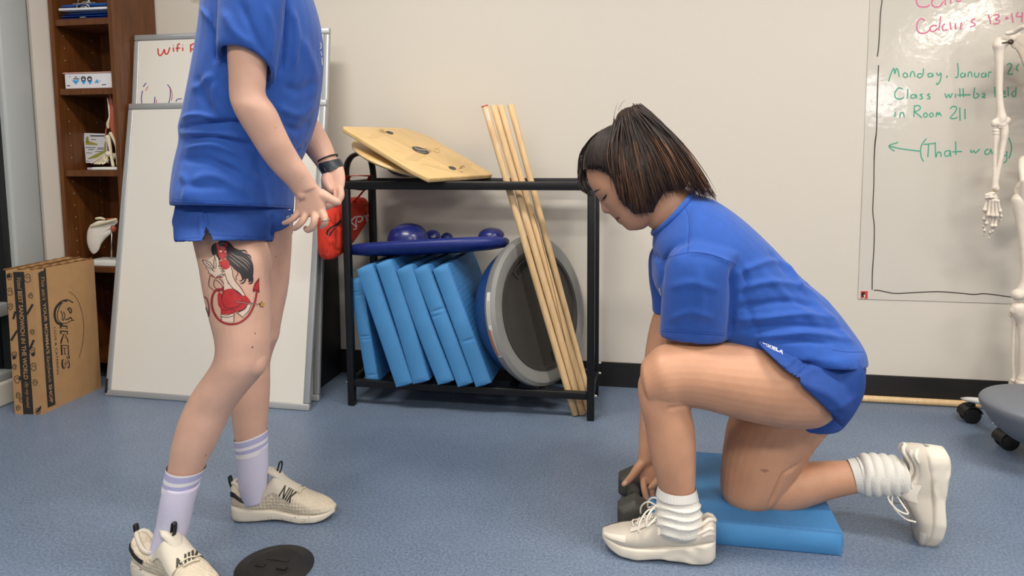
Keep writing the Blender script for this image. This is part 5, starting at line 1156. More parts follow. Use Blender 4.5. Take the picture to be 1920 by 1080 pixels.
# ================================================================== STANDING PERSON
YS_ = 1.54
st = empty('person', py(430, 990, 1.53)*[1, 1, 0], 'standing person in blue shirt and shorts with a large thigh tattoo', 'person')
K = []
YN = 1.425
K.append(loftpx([(352, 395, 486, 400, 1.465, .82), (358, 430, 492, 430, 1.46, .84), (362, 455, 499, 452, 1.452, .87), (371, 492, 509, 490, 1.44, .93), (380, 545, 509, 543, 1.435, .94), (392, 597, 509, 592, 1.43, .95), (401, 632, 508.5, 632, YN, .97), (402, 656, 507.5, 656, YN, 1.0), (396, 676, 503, 686, YN, 1.0), (383, 697, 487, 712, YN, .97), (367, 720, 464, 738, 1.422, .97), (350, 750, 438, 772, 1.42, .97), (336, 784, 419, 808, 1.415, .97), (325, 822, 402, 844, 1.412, .97), (318, 862, 383, 880, 1.41, .97), (313, 892, 370, 912, 1.405, .97), (305, 940, 357, 956, 1.40, .95), (298, 985, 345, 998, 1.40, .95), (292, 1020, 338, 1028, 1.40, .9)], 5))
K.append(ball(py(474, 676, YN-.007), (.032, .032, .04)))
K.append(loftpx([(420, 395, 549, 395, 1.62, .92), (425, 435, 548, 432, 1.625, .93), (430, 470, 547, 465, 1.63, .93), (432, 530, 541, 538, 1.64, .94), (429, 585, 531, 590, 1.645, .96), (430, 618, 526, 618, 1.65, 1.), (431, 636, 523, 636, 1.65, 1.), (432, 656, 515, 655, 1.655, 1.), (432, 690, 507.5, 684, 1.66, 1.), (432, 735, 507, 730, 1.662, 1.), (434, 778, 504, 776, 1.665, 1.), (439, 818, 501, 810, 1.667, 1.), (446, 865, 500, 862, 1.67, .98), (454, 905, 496, 902, 1.672, .95), (460, 930, 494, 928, 1.675, .9)], 5))
K.append(loftpx([(352, 440, 520, 432, 1.54, 0, dict(yaw=18, hd=.11)), (336, 405, 534, 405, 1.54, 0, dict(yaw=18, hd=.155)), (336, 350, 534, 358, 1.54, 0, dict(yaw=18, hd=.165)), (342, 305, 545, 315, 1.54, 0, dict(yaw=18, hd=.158)), (350, 263, 560, 275, 1.54, 0, dict(yaw=18, hd=.148)), (352, 213, 578, 205, 1.54, 0, dict(yaw=18, hd=.15)), (370, 135, 588, 125, 1.54, 0, dict(yaw=18, hd=.155)), (385, 40, 584, 40, 1.54, 0, dict(yaw=18, hd=.158)), (400, -45, 556, -45, 1.54, 0, dict(yaw=18, hd=.15)), (425, -95, 526, -95, 1.54, 0, dict(yaw=18, hd=.09))], 4))
K.append(loftpx([(432, -90, 520, -90, 1.54, .8), (440, -120, 512, -118, 1.54, .8), (446, -150, 512, -146, 1.54, .8), (440, -190, 520, -186, 1.54, .8)], 4))
hs_ = py(478, -215, YS_); F3 = nrm([.96, 0, -.28]); U3 = nrm([.28, 0, .96])
hg3, _ = head_geo(hs_, F3, U3, np.array([0, -1., 0]), 1.0); K.append(hg3)
# near (right) arm
K.append(loftpx([(430, -30, 520, -30, 1.40, .8), (424, 30, 512, 30, 1.375, .82), (425, 90, 505, 95, 1.365, .85), (428, 140, 499, 156, 1.362, .86), (430, 182, 499, 176, 1.36, .88), (437, 206, 511, 194, 1.36, .88), (450, 231, 521, 211, 1.365, .86), (469, 261, 534, 241, 1.375, .85), (488, 291, 547, 268, 1.385, .84), (506, 315, 562, 294, 1.40, .83), (523, 333, 577, 317, 1.41, .8), (540, 350, 589, 336, 1.42, .76), (552, 366, 597, 350, 1.425, .7)], 5, round1=.005))
K.append(loftpx([(551, 358, 596, 347, 1.426, .6), (553.5, 374, 605, 361, 1.43, .46), (552.5, 392, 611, 384, 1.432, .38), (553, 400, 611.5, 397, 1.432, .34), (558, 405, 609, 402, 1.432, .28)], 5, round0=.004, round1=.004))
K.append(ball(py(565, 364, 1.413), (.011, .008, .012)))
fs = [([(604, 396, 1.432), (609, 410, 1.424), (608.5, 419, 1.428), (603, 424, 1.442)], [.0092, .0086, .0080, .0070]), ([(589, 397, 1.43), (590, 413, 1.418), (585.5, 426, 1.419), (577, 431, 1.428), (573.5, 428, 1.438)], [.0092, .0087, .0080, .0074, .0062]),
      ([(574, 397, 1.43), (569, 411, 1.419), (560.5, 422, 1.418), (551.5, 429, 1.427)], [.0088, .0082, .0075, .0062]), ([(561, 396, 1.43), (553, 407, 1.425), (542.5, 414.5, 1.425), (532, 418, 1.431)], [.0084, .0077, .0067, .0053])]
for p_, r_ in fs: K.append(finger(p_, r_))
K.append(finger([(600, 364, 1.436), (610, 368, 1.435), (621, 374, 1.438), (630, 378, 1.442), (634.5, 379.5, 1.445)], [.0135, .0118, .0098, .0092, .0074]))
# far (left) arm
K.append(ptube([(470, 20, 1.70, .05), (490, 110, 1.72, .046), (515, 180, 1.715, .043), (545, 214, 1.70, .041), (574, 243, 1.68, .038), (597, 276, 1.655, .0335), (612, 303, 1.635, .027), (622, 320, 1.622, .0245)]))
K.append(loftpx([(606, 327, 644, 312, 1.615, .62), (607, 343, 647.5, 330, 1.605, .5), (609, 356, 646.5, 348, 1.595, .46), (612, 368, 641, 362, 1.588, .44)], 5, round0=.004, round1=.006))
for p_, r_ in [([(638, 357, 1.585), (639, 368, 1.575), (632, 379, 1.568), (622, 384, 1.568)], [.0095, .0088, .0082, .007]), ([(630, 361, 1.585), (627, 376, 1.572), (617, 386, 1.566), (607, 389, 1.568)], [.0095, .0088, .0082, .007]), ([(622, 362, 1.588), (617, 378, 1.578), (608, 390, 1.572), (600, 396, 1.574)], [.0092, .0085, .0078, .0068]), ([(616, 360, 1.595), (610, 374, 1.59), (602, 384, 1.586), (596, 389, 1.588)], [.0095, .009, .0082, .007])]:
    K.append(finger(p_, r_))
K.append(finger([(614, 331, 1.60), (611, 340, 1.585), (615, 348, 1.572), (620, 355, 1.565)], [.0135, .0122, .0108, .0088]))
sb = fuse(K, .0024, 4, .5)
sbv = bvh_of(sb); mk = []
# ------------------------------------------------------------------ tattoo on the thigh
ta_r = mat('tattoo_red', (186, 44, 48), .5, var=.12, vscale=90); ta_k = mat('tattoo_black', (48, 44, 48), .55); ta_g = mat('tattoo_grey', (196, 176, 160), .5); ta_w = mat('tattoo_pale', (222, 196, 178), .5); ta_y = mat('tattoo_gold', (206, 150, 62), .5); ta_d = mat('tattoo_dark_red', (128, 36, 44), .5)
mole = mat('mole_brown', (92, 54, 42), .6); flush = mat('skin_flush', (206, 148, 130), .5)
Zt = zm(360, 430, 5.6813)
TF = lambda p, mi, off=.0005, **k: mk.append(ink_fill(sbv, Zt(*p), off=off, mi=mi, step=3, **k))
TL = lambda p, w, mi=2, off=.0012, **k: mk.append(ink_line(sbv, Zt(*p), w, off=off, mi=mi, **k))
# hair
TF([(262, 140), (230, 155), (208, 190), (210, 240), (235, 295), (265, 310), (290, 330), (320, 300), (290, 240), (270, 200)], 2)
TF([(265, 150), (300, 122), (350, 122), (400, 140), (440, 185), (490, 222), (550, 250), (610, 300), (645, 360), (655, 430), (645, 520), (625, 560), (600, 540), (590, 490), (560, 480), (555, 540), (530, 520), (510, 470), (440, 410), (395, 370), (365, 320), (370, 250), (365, 190), (330, 165)], 2)
for p, w in [([(430, 190), (500, 228), (560, 228), (592, 255)], 3), ([(480, 230), (560, 262), (610, 280), (632, 320)], 3), ([(560, 480), (570, 530), (545, 570), (510, 575)], 2.6), ([(530, 470), (540, 520), (525, 550), (500, 540)], 2.2), ([(640, 480), (645, 540), (630, 575), (600, 575)], 2.8), ([(610, 480), (620, 530), (610, 560), (596, 545)], 2)]: TL(p, w, 2, .0008, taper=True)
for p in [[(410, 240), (470, 290), (560, 350), (620, 420)], [(400, 270), (470, 330), (560, 400), (600, 450)], [(400, 310), (450, 350), (520, 410)], [(470, 280), (560, 320), (620, 380)], [(300, 150), (350, 150), (380, 180)]]: TL(p, .7, 3, .0011, taper=True)
# face, ears, halo
TF([(272, 205), (300, 190), (340, 185), (366, 215), (370, 270), (362, 300), (335, 322), (300, 310), (280, 260)], 1, .0010); TF([(262, 165), (275, 150), (290, 178), (285, 200), (268, 200)], 1, .0012); TF([(350, 165), (378, 120), (380, 160), (368, 190), (352, 185)], 1, .0012)
TL([(278, 215), (300, 205), (322, 222)], 1.2, 2, .0016); TL([(345, 225), (366, 215)], 1, 2, .0016); TF([(296, 232), (320, 228), (318, 244), (300, 246)], 4, .0014); TF([(346, 238), (366, 232), (364, 246), (350, 248)], 4, .0014); TL([(338, 300), (352, 288), (362, 298), (350, 304)], 1.2, 6, .0016); TL([(330, 235), (345, 275), (335, 280)], .8, 6, .0016)
TL([(262, 102), (330, 108), (405, 100)], 1.2, 5, .0008); TL([(262, 95), (340, 90), (410, 92)], 1.2, 5, .0008); TL([(265, 102), (275, 130)], .8, 3); TL([(400, 105), (375, 125)], .8, 3)
# wings
TF([(118, 325), (150, 335), (200, 355), (225, 380), (240, 420), (240, 330), (245, 270), (258, 262), (280, 300), (292, 340), (300, 390), (330, 420), (355, 435), (345, 470), (350, 495), (310, 505), (270, 500), (262, 520), (235, 500), (200, 480), (170, 440), (155, 410), (160, 390), (135, 365)], 4, .0013, smooth=False)
for p in [[(118, 325), (200, 355), (240, 420)], [(118, 325), (135, 365), (160, 390), (155, 410), (185, 440), (180, 460), (215, 480), (235, 500), (262, 520)], [(240, 420), (240, 330), (250, 262)], [(250, 262), (285, 310), (295, 360), (285, 400)], [(285, 400), (325, 380), (300, 420), (345, 420), (310, 445), (355, 440), (320, 465), (350, 490), (300, 480), (320, 512), (285, 490), (262, 520)], [(150, 350), (195, 385), (230, 430)], [(165, 395), (205, 420), (245, 450)], [(250, 300), (262, 360), (258, 420)]]: TL(p, 1.1, 2, .0018, sub=2)
TF([(205, 385), (225, 362), (240, 395), (235, 420)], 1, .0009); TF([(190, 480), (240, 495), (300, 500), (330, 505), (300, 515), (220, 505)], 1, .0009)
# shoulder, torso, arms
TF([(300, 345), (340, 322), (380, 330), (402, 370), (398, 405), (365, 425), (330, 415), (308, 385)], 1, .0015)
TF([(345, 425), (400, 400), (430, 420), (440, 480), (470, 560), (520, 640), (560, 700), (545, 715), (480, 650), (430, 630), (380, 640), (338, 665), (330, 600), (340, 560), (325, 510), (350, 490)], 4, .0007)
for p in [[(415, 400), (432, 450), (438, 500), (470, 560), (520, 620), (566, 700)], [(350, 470), (385, 560), (450, 640), (545, 715)], [(385, 560), (388, 580)], [(440, 410), (485, 450), (490, 480), (470, 500), (475, 540)], [(195, 490), (183, 560), (188, 605), (240, 655)], [(245, 530), (235, 590), (270, 640), (300, 640)], [(255, 535), (300, 570), (330, 610)], [(290, 520), (330, 560), (340, 590)], [(340, 600), (338, 660)], [(335, 610), (310, 640)]]: TL(p, 1.1)
# skirt, legs
TF([(275, 690), (300, 665), (320, 700), (330, 660), (380, 635), (440, 635), (500, 670), (540, 720), (580, 760), (575, 800), (560, 840), (490, 880), (440, 850), (445, 895), (380, 905), (310, 895), (310, 850), (280, 800)], 1, .0009)
TF([(535, 715), (565, 700), (600, 735), (622, 770), (615, 795), (570, 798), (545, 760)], 1, .0014)
for p, w in [([(322, 690), (318, 740), (335, 790), (350, 830)], 1.8), ([(350, 830), (400, 838), (470, 830), (520, 790), (540, 740)], 1.6), ([(310, 850), (360, 860), (440, 850)], 1.2), ([(345, 650), (325, 690), (325, 720)], 1.4)]: TL(p, w, 6, .0013)
TF([(312, 900), (445, 890), (445, 985), (318, 985)], 4, .0008, smooth=False); TF([(490, 885), (580, 800), (640, 800), (600, 880), (550, 940)], 4, .0008, smooth=False)
for p in [[(312, 900), (380, 912), (445, 892), (445, 990)], [(312, 900), (318, 985)], [(314, 928), (380, 936), (445, 920)], [(445, 850), (480, 890), (550, 940)], [(490, 885), (560, 850), (590, 800)], [(545, 925), (600, 870), (630, 800)], [(450, 640), (500, 670), (545, 720), (580, 762), (570, 830), (490, 882)]]: TL(p, 1.1)
# tail ring and arrow, wand
TL([(330, 655), (300, 635), (255, 650), (222, 710), (215, 800), (240, 890), (290, 960), (360, 1000), (430, 1008), (510, 990), (590, 930), (645, 840), (675, 740), (690, 655)], 3.6, 7, .0016); TL([(330, 655), (300, 635), (255, 650), (222, 710), (215, 800), (240, 890), (290, 960), (360, 1000), (430, 1008), (510, 990), (590, 930), (645, 840), (675, 740), (690, 655)], 1.6, 1, .002)
TL([(330, 650), (335, 610), (318, 640), (275, 660)], 2.2, 7, .0018)
TF([(715, 510), (665, 575), (645, 640), (648, 668), (680, 655), (716, 675), (714, 630), (712, 570)], 7, .0012, smooth=False); TF([(706, 540), (668, 600), (660, 645), (685, 640), (704, 650)], 1, .0016, smooth=False)
TL([(455, 766), (560, 780), (620, 785), (715, 800)], 1.6, 2, .0022); TL([(465, 768), (560, 782), (705, 799)], .7, 3, .0026)
star = [(740+(32 if k % 2 == 0 else 15)*math.sin(k*math.pi/5+.1), 800-(42 if k % 2 == 0 else 19)*math.cos(k*math.pi/5+.1)) for k in range(10)]
TF(star, 2, .0012, smooth=False); TF([(740+(q[0]-740)*.74, 800+(q[1]-800)*.74) for q in star], 5, .0018, smooth=False)
# second tattoo curling round the back of the thigh
TL([(120, 730), (140, 720), (165, 745), (182, 810), (185, 880), (180, 930)], 1.8, 7); TL([(130, 750), (150, 830), (180, 920)], 1.2, 2)
for x, y, r_ in [(478, 625, 1.3), (473, 651, 1.6), (386, 854, 1.1), (562, 378, 1.), (537, 380, .9), (567, 334, .7), (516, 240, .8), (471, 276, .6), (517, 481, 1.0)]:
    mk.append(ink_fill(sbv, ell(x, y, r_, r_, 0, 8), off=.0006, mi=8, step=4, smooth=False))
obj('body', [sb]+mk, [skinA, ta_r, ta_k, ta_g, ta_w, ta_y, ta_d, ta_d, mole], st)
# ------------------------------------------------------------------ shirt
T_ = [loftpx([(317, 383, 551, 396, 1.54, 0, dict(yaw=18, hd=.205, bz=-.024)), (318, 352, 553, 362, 1.54, 0, dict(yaw=18, hd=.20, bz=-.012)), (324, 305, 561, 318, 1.54, 0, dict(yaw=18, hd=.182)), (334, 263, 577, 278, 1.54, 0, dict(yaw=18, hd=.172)), (333, 238, 590, 240, 1.54, 0, dict(yaw=18, hd=.17)), (340, 213, 598, 205, 1.54, 0, dict(yaw=18, hd=.172)), (356, 140, 606, 128, 1.54, 0, dict(yaw=18, hd=.178)), (369, 66, 605, 62, 1.54, 0, dict(yaw=18, hd=.18)), (377, 0, 592, 0, 1.54, 0, dict(yaw=18, hd=.18)), (388, -55, 570, -55, 1.54, 0, dict(yaw=18, hd=.175)), (412, -98, 540, -98, 1.54, 0, dict(yaw=18, hd=.12)), (430, -118, 522, -114, 1.54, 0, dict(yaw=18, hd=.085))], 6, ex=2.2)]
T_.append(loftpx([(440, -95, 520, -85, 1.44, .9), (416, -60, 540, -55, 1.40, .85), (409, -10, 537, -10, 1.375, .8, dict(bz=-.004)), (406, 45, 530, 48, 1.365, .78, dict(bz=-.015)), (404, 88, 523, 92, 1.36, .78, dict(bz=-.028)), (402.5, 118, 518, 129, 1.36, .80, dict(bz=-.040)), (411, 116, 510, 125, 1.36, .72, dict(bz=-.036)), (413, 80, 512, 86, 1.36, .70, dict(bz=-.026)), (414, 58, 511, 66, 1.362, .64)], 5, ex=2.1))
T_.append(loftpx([(440, -90, 520, -85, 1.63, .9), (425, -50, 540, -50, 1.68, .85), (430, 0, 540, 0, 1.70, .8), (440, 60, 545, 65, 1.71, .78), (448, 115, 550, 122, 1.71, .78), (456, 113, 542, 118, 1.71, .68), (456, 80, 542, 85, 1.71, .62)], 5, ex=2.1))
tg = fuse(T_, .0042, 4, .5)
tg = wrinkle(tg, [(a_, b_, c_*1.4) for a_, b_, c_ in [([(333, 240), (380, 232), (440, 228), (500, 240)], 4, -.008), ([(336, 250), (390, 250), (440, 254), (470, 262)], 5, .006), ([(340, 222), (370, 215), (410, 222)], 4, .006), ([(345, 262), (400, 256), (440, 268), (480, 275)], 5, -.005), ([(345, 278), (400, 272), (450, 290)], 6, .005), ([(335, 300), (390, 300), (450, 325)], 8, -.005), ([(355, 340), (400, 330), (470, 365)], 8, .004), ([(340, 320), (350, 350), (345, 380)], 6, .004), ([(400, 295), (440, 310), (490, 345)], 7, .004), ([(330, 345), (380, 350), (430, 345)], 8, -.003),
                 ([(372, 140), (380, 180), (400, 215)], 8, -.005), ([(360, 170), (385, 150), (403, 140)], 7, .004), ([(400, 150), (405, 190), (420, 225)], 6, .005), ([(395, 30), (400, 70), (402, 120)], 4, -.006), ([(415, 15), (440, 60), (480, 90)], 8, .003), ([(450, 0), (470, 50), (500, 110)], 7, -.003), ([(500, 10), (510, 60), (505, 110)], 6, .003),
                 ([(536, 0), (536, 60), (528, 140)], 4, -.007), ([(545, 10), (555, 60), (550, 130)], 6, .005), ([(560, 60), (590, 140), (585, 200)], 9, .004), ([(530, 160), (560, 170), (598, 150)], 9, -.004), ([(520, 200), (560, 215), (590, 190)], 8, .004), ([(530, 235), (560, 245), (585, 225)], 7, -.004), ([(556, 285), (568, 280), (575, 268)], 4, -.004), ([(375, 12), (395, 40), (400, 60)], 4, .004)]])
tbv = bvh_of(tg); mk = []
mk.append(ink_line(tbv, [(319, 379), (400, 382), (480, 387), (546, 391)], .9, off=.0004)); mk.append(ink_line(tbv, [(320, 374), (400, 377), (480, 382), (546, 386)], .5, off=.0004))
mk.append(ink_line(tbv, [(404, 112), (430, 100), (465, 92), (490, 104), (516, 134)], .8, off=.0004)); mk.append(ink_line(tbv, [(408, 0), (405, 60), (403, 110)], .8, off=.0004)); mk.append(ink_line(tbv, [(537, 0), (534, 60), (524, 130)], .9, off=.0004))
for p in [[(600, 80), (602, 86), (600, 92)], [(601, 96), (603, 104)], [(603, 108), (604, 122)]]: mk.append(ink_line(tbv, p, 1.6, mi=2, off=.0006))
obj('t_shirt', [tg]+mk, [shirtm, stitch, logow], st)
cr = ringpx(430, -120, 522, -116, 1.54, 0, hd=.085, n=40); obj('collar', tube(np.vstack([cr, cr[:2]]), .0085, 10), shirtm, st)
# ------------------------------------------------------------------ shorts
G_ = [loftpx([(338, 360, 530, 365, 1.54, 0, dict(yaw=18, hd=.15)), (326, 390, 548, 392, 1.54, 0, dict(yaw=18, hd=.172)), (323, 412, 550, 412, 1.54, 0, dict(yaw=18, hd=.175)), (340, 438, 542, 430, 1.54, 0, dict(yaw=18, hd=.155))], 5, ex=2.4)]
G_.append(loftpx([(330, 372, 515, 376, 1.48, 0, dict(hd=.102)), (324, 405, 518, 405, 1.468, 0, dict(hd=.112)), (325, 430, 515, 430, 1.454, 0, dict(hd=.120)), (326.5, 453.5, 513, 450, 1.447, 0, dict(hd=.126, bz=-.017)), (333, 452, 507, 449, 1.447, 0, dict(hd=.114, bz=-.016)), (345, 425, 502, 425, 1.455, 0, dict(hd=.102, bz=-.01))], 6))
G_.append(loftpx([(410, 380, 550, 380, 1.61, 0, dict(hd=.11)), (420, 408, 549.5, 408, 1.622, 0, dict(hd=.105)), (424, 447, 548.5, 436.5, 1.628, 0, dict(hd=.10, bz=-.014)), (430, 445, 543, 435, 1.628, 0, dict(hd=.092, bz=-.014)), (440, 425, 538, 420, 1.625, 0, dict(hd=.08))], 6))
gg = fuse(G_, .0034, 5, .5)
gg = cut_window(gg, [(387, 426), (399, 447), (396, 462), (376, 462), (379, 451)], 1.45)
gg = wrinkle(gg, [([(388, 424), (385, 408), (383, 392)], 3, -.004), ([(330, 420), (360, 405), (385, 400)], 7, .003), ([(400, 405), (440, 425), (470, 445)], 9, .003), ([(512, 400), (512, 425), (509, 448)], 4, -.006), ([(525, 400), (530, 420), (525, 440)], 5, .003), ([(380, 395), (376, 420), (378, 445)], 4, .003)])
gbv = bvh_of(gg); mk = []; Z4 = zm(300, 360, 2.7)
mk.append(ink_text(gbv, 'GURN', [Z4((640, 145))[0], Z4((690, 125))[0], Z4((686, 104))[0], Z4((636, 124))[0]], off=.0008, mi=2, bold=.02, fine=.08))
mk.append(ink_line(gbv, Z4((650, 92), (664, 84)), 1.5, mi=2, off=.0008)); mk.append(ink_line(gbv, [(328, 446), (352, 447), (376, 445)], .7, off=.0005)); mk.append(ink_line(gbv, [(396, 440), (450, 443), (506, 445)], .7, off=.0005)); mk.append(ink_line(gbv, [(513, 403), (511, 430), (509, 448)], 1., off=.0005))
obj('shorts', [gg]+mk, [shortm, stitch, logow], st)
# ------------------------------------------------------------------ hair hanging at the back of the neck
HG = []; hg4, _ = head_geo(hs_, F3, U3, np.array([0, -1., 0]), 1.0, 9.)
V = np.asarray(hg4[0]); loc = V-hs_; fz_ = loc@F3; uz_ = loc@U3
C_ = [(np.mean(fz_[list(f)]), np.mean(uz_[list(f)])) for f in hg4[1]]
HG.append((V, [f for f, (a, b) in zip(hg4[1], C_) if (a < .062 and b > .055) or (a < .0 and b > -.06)], 0))
for i in range(150):
    s = R_.uniform(-1, 1); P0 = hs_+F3*(-.06+R_.gauss(0, .02))+U3*(.06+R_.gauss(0, .03))+np.array([0, -.07*s, 0]); P1 = hs_+np.array([-.125+R_.gauss(0, .008), -.05*s, -.03]); P2 = np.array([py(381, 8, YS_)[0]+R_.gauss(0, .006)-.004, YS_-.03*s+R_.gauss(0, .008), py(381, 12, YS_)[2]+.05*R_.random()**1.5])
    strand(P0, P1, P2, .0028, R_.choice([0, 1]), R_.choice([1, 2]), .5)
obj('hair', HG, [mat('hair_dark_blond', (112, 78, 44), .4), mat('hair_blond', (150, 110, 62), .4), mat('hair_gold', (186, 146, 88), .4)], st)
# ------------------------------------------------------------------ watch band
wk = mat('watch_rubber', (44, 48, 56), .45)
wr_ = [ringpx(596.5+10*t, 309+21*t, 637+7.5*t, 297+16*t, 1.632-.012*t, 0, hd=.0285-.002*t, n=36) for t in np.linspace(0, 1, 6)]
wt = empty('watch_band', wr_[2].mean(0)); adopt(wt, st) if False else None
bpy.data.objects.remove(wt)
wb_o = obj('watch_band', skin(np.array([r_.mean(0)+(r_-r_.mean(0))*k for r_, k in zip(wr_, (1.02, 1.07, 1.08, 1.08, 1.07, 1.02))]), False, False), wk, st)
obj('watch_buckle', [box((-.004, -.002, -.008), (.004, .002, .008), .0015, Matrix.Translation(py(608, 320, 1.592).tolist())@Matrix.Rotation(-.5, 4, 'Y'))], blk, wb_o)
rr = ringpx(597, 308, 632, 291, 1.635, 0, hd=.031, n=30); obj('hair_elastic', tube(np.vstack([rr, rr[:2]])+np.array([0, 0, .003]), .0021, 8), blk, st)
rr = ringpx(599, 304, 630, 294, 1.637, 0, hd=.033, n=30, bz=.012); obj('hair_elastic', tube(np.vstack([rr, rr[:2]])+np.array([0, 0, .001]), .0018, 8), blk, st)
obj('ring', tube([ringpx(599.2, 413, 618.2, 411.5, 1.4245, 1.0, n=20)[i % 20] for i in range(21)], .0010, 8), mat('silver', (210, 205, 198), .25, metal=1.), st)
# ------------------------------------------------------------------ lilac socks with white stripes
lil = mat('lilac_cotton', (206, 202, 224), .95, bump=.3, bscale=400); lils = mat('lilac_stripe', (178, 176, 214), .95); whs = mat('sock_white', (228, 224, 228), .95)
def striped(body_rings, cuff_fn, n=132):
    e = obj('sock', loftpx(body_rings, 6), lil, st); bands = [(0, .10, whs), (.10, .38, lils), (.38, .55, whs), (.55, .75, lils), (.75, 1.0, whs)]
    for a, b, m_ in bands:
        R = []
        for t in np.linspace(a, b, 4):
            r_ = cuff_fn(t, n); c = r_.mean(0); k = np.arange(n); R.append(c+(r_-c)*(1+.010*np.where(k % 3 == 0, -1, .4))[:, None])
        obj('cuff_stripe', skin(np.array(R), False, False), m_, e)
    return e
striped([(309, 897, 373, 914, 1.405, 1.0), (302, 930, 364, 945, 1.40, 1.0), (294, 975, 355, 988, 1.40, .98), (284, 1012, 348, 1022, 1.40, 1.0), (276, 1040, 350, 1046, 1.40, .98), (280, 1062, 350, 1066, 1.40, .9)], lambda t, n: ringpx(313-9*t, 867+43*t, 385-17*t, 883+39*t, 1.41-.005*t, 1.02, n=n))
striped([(441, 842, 504, 834, 1.67, 1.02), (444, 872, 504, 868, 1.67, 1.0), (446, 900, 504, 894, 1.67, 1.0), (449, 922, 503, 916, 1.672, 1.0), (455, 942, 502, 938, 1.675, .95)], lambda t, n: ringpx(437+4.5*t, 821+32*t, 503+1*t, 808+36*t, 1.667+.003*t, 1.05, n=n))
# ------------------------------------------------------------------ cream trainers
crm = mat('cream_knit', (204, 192, 172), .8, var=.1, vscale=25, bump=.5, bscale=220); crs = mat('cream_foam', (214, 206, 192), .6); crt = mat('cream_tongue', (206, 198, 184), .85); spk = mat('fleck_black', (40, 38, 36), .6); blkr = mat('heel_black', (28, 28, 30), .5); olive = mat('print_olive_black', (52, 48, 40), .6)
def _kn():
    N = crm.node_tree; b = N.nodes['Principled BSDF']; tc = N.nodes.new('ShaderNodeTexCoord'); v = N.nodes.new('ShaderNodeTexVoronoi'); v.inputs['Scale'].default_value = 110; v.inputs['Randomness'].default_value = .3
    N.links.new(tc.outputs['Object'], v.inputs['Vector']); k = N.nodes.new('ShaderNodeBump'); k.inputs['Strength'].default_value = .7; k.inputs['Distance'].default_value = .004; N.links.new(v.outputs['Distance'], k.inputs['Height']); N.links.new(k.outputs[0], b.inputs['Normal'])
_kn()
SoleA = [(0, .016, .045), (.04, .004, .047), (.12, 0, .044), (.25, .001, .036), (.42, .006, .034), (.52, .006, .030), (.66, .001, .026), (.85, .003, .026), (.94, .012, .030), (1, .026, .036)]
UpA = [(0, .088), (.02, .106), (.05, .108), (.09, .092), (.14, .076), (.22, .070), (.30, .080), (.36, .100), (.41, .124), (.45, .126), (.50, .104), (.60, .084), (.74, .066), (.88, .054), (.96, .045), (1, .038)]
def runner(M, L=.282):
    s, u, prof = shoe_shape(L, SoleA, UpA, shoe_wid(.034, .034, .045)); xs, zb, zs, zu, w = prof
    e = obj('shoe', xf(u, M), crm, st); obj('sole', xf(s, M), crs, e)
    def top(xx, lat):
        zt = np.interp(xx, xs, zu); zl = np.interp(xx, xs, np.minimum(zs-.012, zu-.02)); ww = np.interp(xx, xs, w)*.95; c = (zt+zl)/2; h = (zt-zl)/2
        return np.array([xx*L, lat*ww+.012*(math.sin(xx*2.6)-.4), c+h*(max(0, 1-abs(lat)**2.5))**(1/2.5)])
    def patch(x0, x1, l0, l1, off, slant=0., n=12):
        V = []; Fc = []
        for i in range(n+1):
            for k in range(n+1):
                la = l0+(l1-l0)*k/n; p = top(min(.995, max(.004, x0+(x1-x0)*i/n+slant*abs(la))), la); nn = nrm([0, la, .35+.65*(1-abs(la))]); V.append(p+nn*off)
        for i in range(n):
            for k in range(n): Fc.append((i*(n+1)+k, (i+1)*(n+1)+k, (i+1)*(n+1)+k+1, i*(n+1)+k+1))
        return xf((V, Fc), M)
    obj('midfoot_strap', patch(.37, .66, -.985, .985, .003, -.04, 30), crt, e); obj('heel_cap', [patch(.005, .22, .90, .995, .003), patch(.005, .22, -.995, -.90, .003)], blkr, e)
    tp = [top(.36, l) for l in (-.5, -.3, 0, .3, .5)]
    obj('tongue', xf(tube([top(.52, 0)+[0, 0, -.008], top(.45, 0)+[0, 0, .0], top(.41, 0)+[-.002, 0, .010], top(.385, 0)+[-.006, 0, .022]], [.014, .019, .021, .016], 16, 4, True, flat=.42, ref=(0, 1, 0)), M), crt, e)
    def loop(p, h, dx): return xf(tube([p, p+[dx*.4, 0, h*.6], p+[dx*.7, 0, h], p+[dx*1.2, 0, h*.95], p+[dx*1.1, 0, h*.5], p+[dx*.7, 0, 0]], .0055, 8, 5, flat=.3, ref=(0, 1, 0)), M)
    obj('pull_loop', loop(top(.42, 0)+[.004, 0, .006], .030, .012), blkr, e); obj('pull_loop', loop(top(.03, 0)+[-.004, 0, -.012], .030, -.010), blkr, e)
    cp = []
    for t in np.linspace(0, 2*math.pi, 26): cp.append(top(max(.17+.165*math.cos(t), .012), .55*math.sin(t))+[0, 0, .003])
    obj('collar', xf(tube(cp, .0055, 8), M), crt, e)
    lac = []
    for xx in (.42, .62, .66):
        lac.append(xf(tube([top(xx, -.45)+[0, 0, .004], top(xx+.01, 0)+[0, 0, .006], top(xx+.02, .45)+[0, 0, .004]], .0021, 7, 4), M))
    obj('laces', lac, mat('cream_lace', (214, 204, 178), .85), e)
    bs = bvh_of(xf(s, M)); fl_ = []
    return e, top, M, bvh_of(patch(.37, .66, -.985, .985, .003, -.04, 30)), bvh_of(xf(s, M))
def flecks(bs, x0, y0, x1, y1, n, e, seed):
    q = random.Random(seed); g_ = []
    for i in range(n):
        t = q.random(); x = x0+(x1-x0)*t; y = y0+(y1-y0)*t+q.uniform(-9, 5); r_ = q.uniform(.5, 1.0); g_.append(ink_fill(bs, ell(x, y, r_, r_*.8, 0, 6), off=.0006, mi=0, step=4, smooth=False))
    obj('sole_flecks', g_, spk, e, False)
Hf = np.array([-1.092, 1.672, 0]); Tf = np.array([-.806, 1.712, 0]); xx_ = nrm(Tf-Hf)
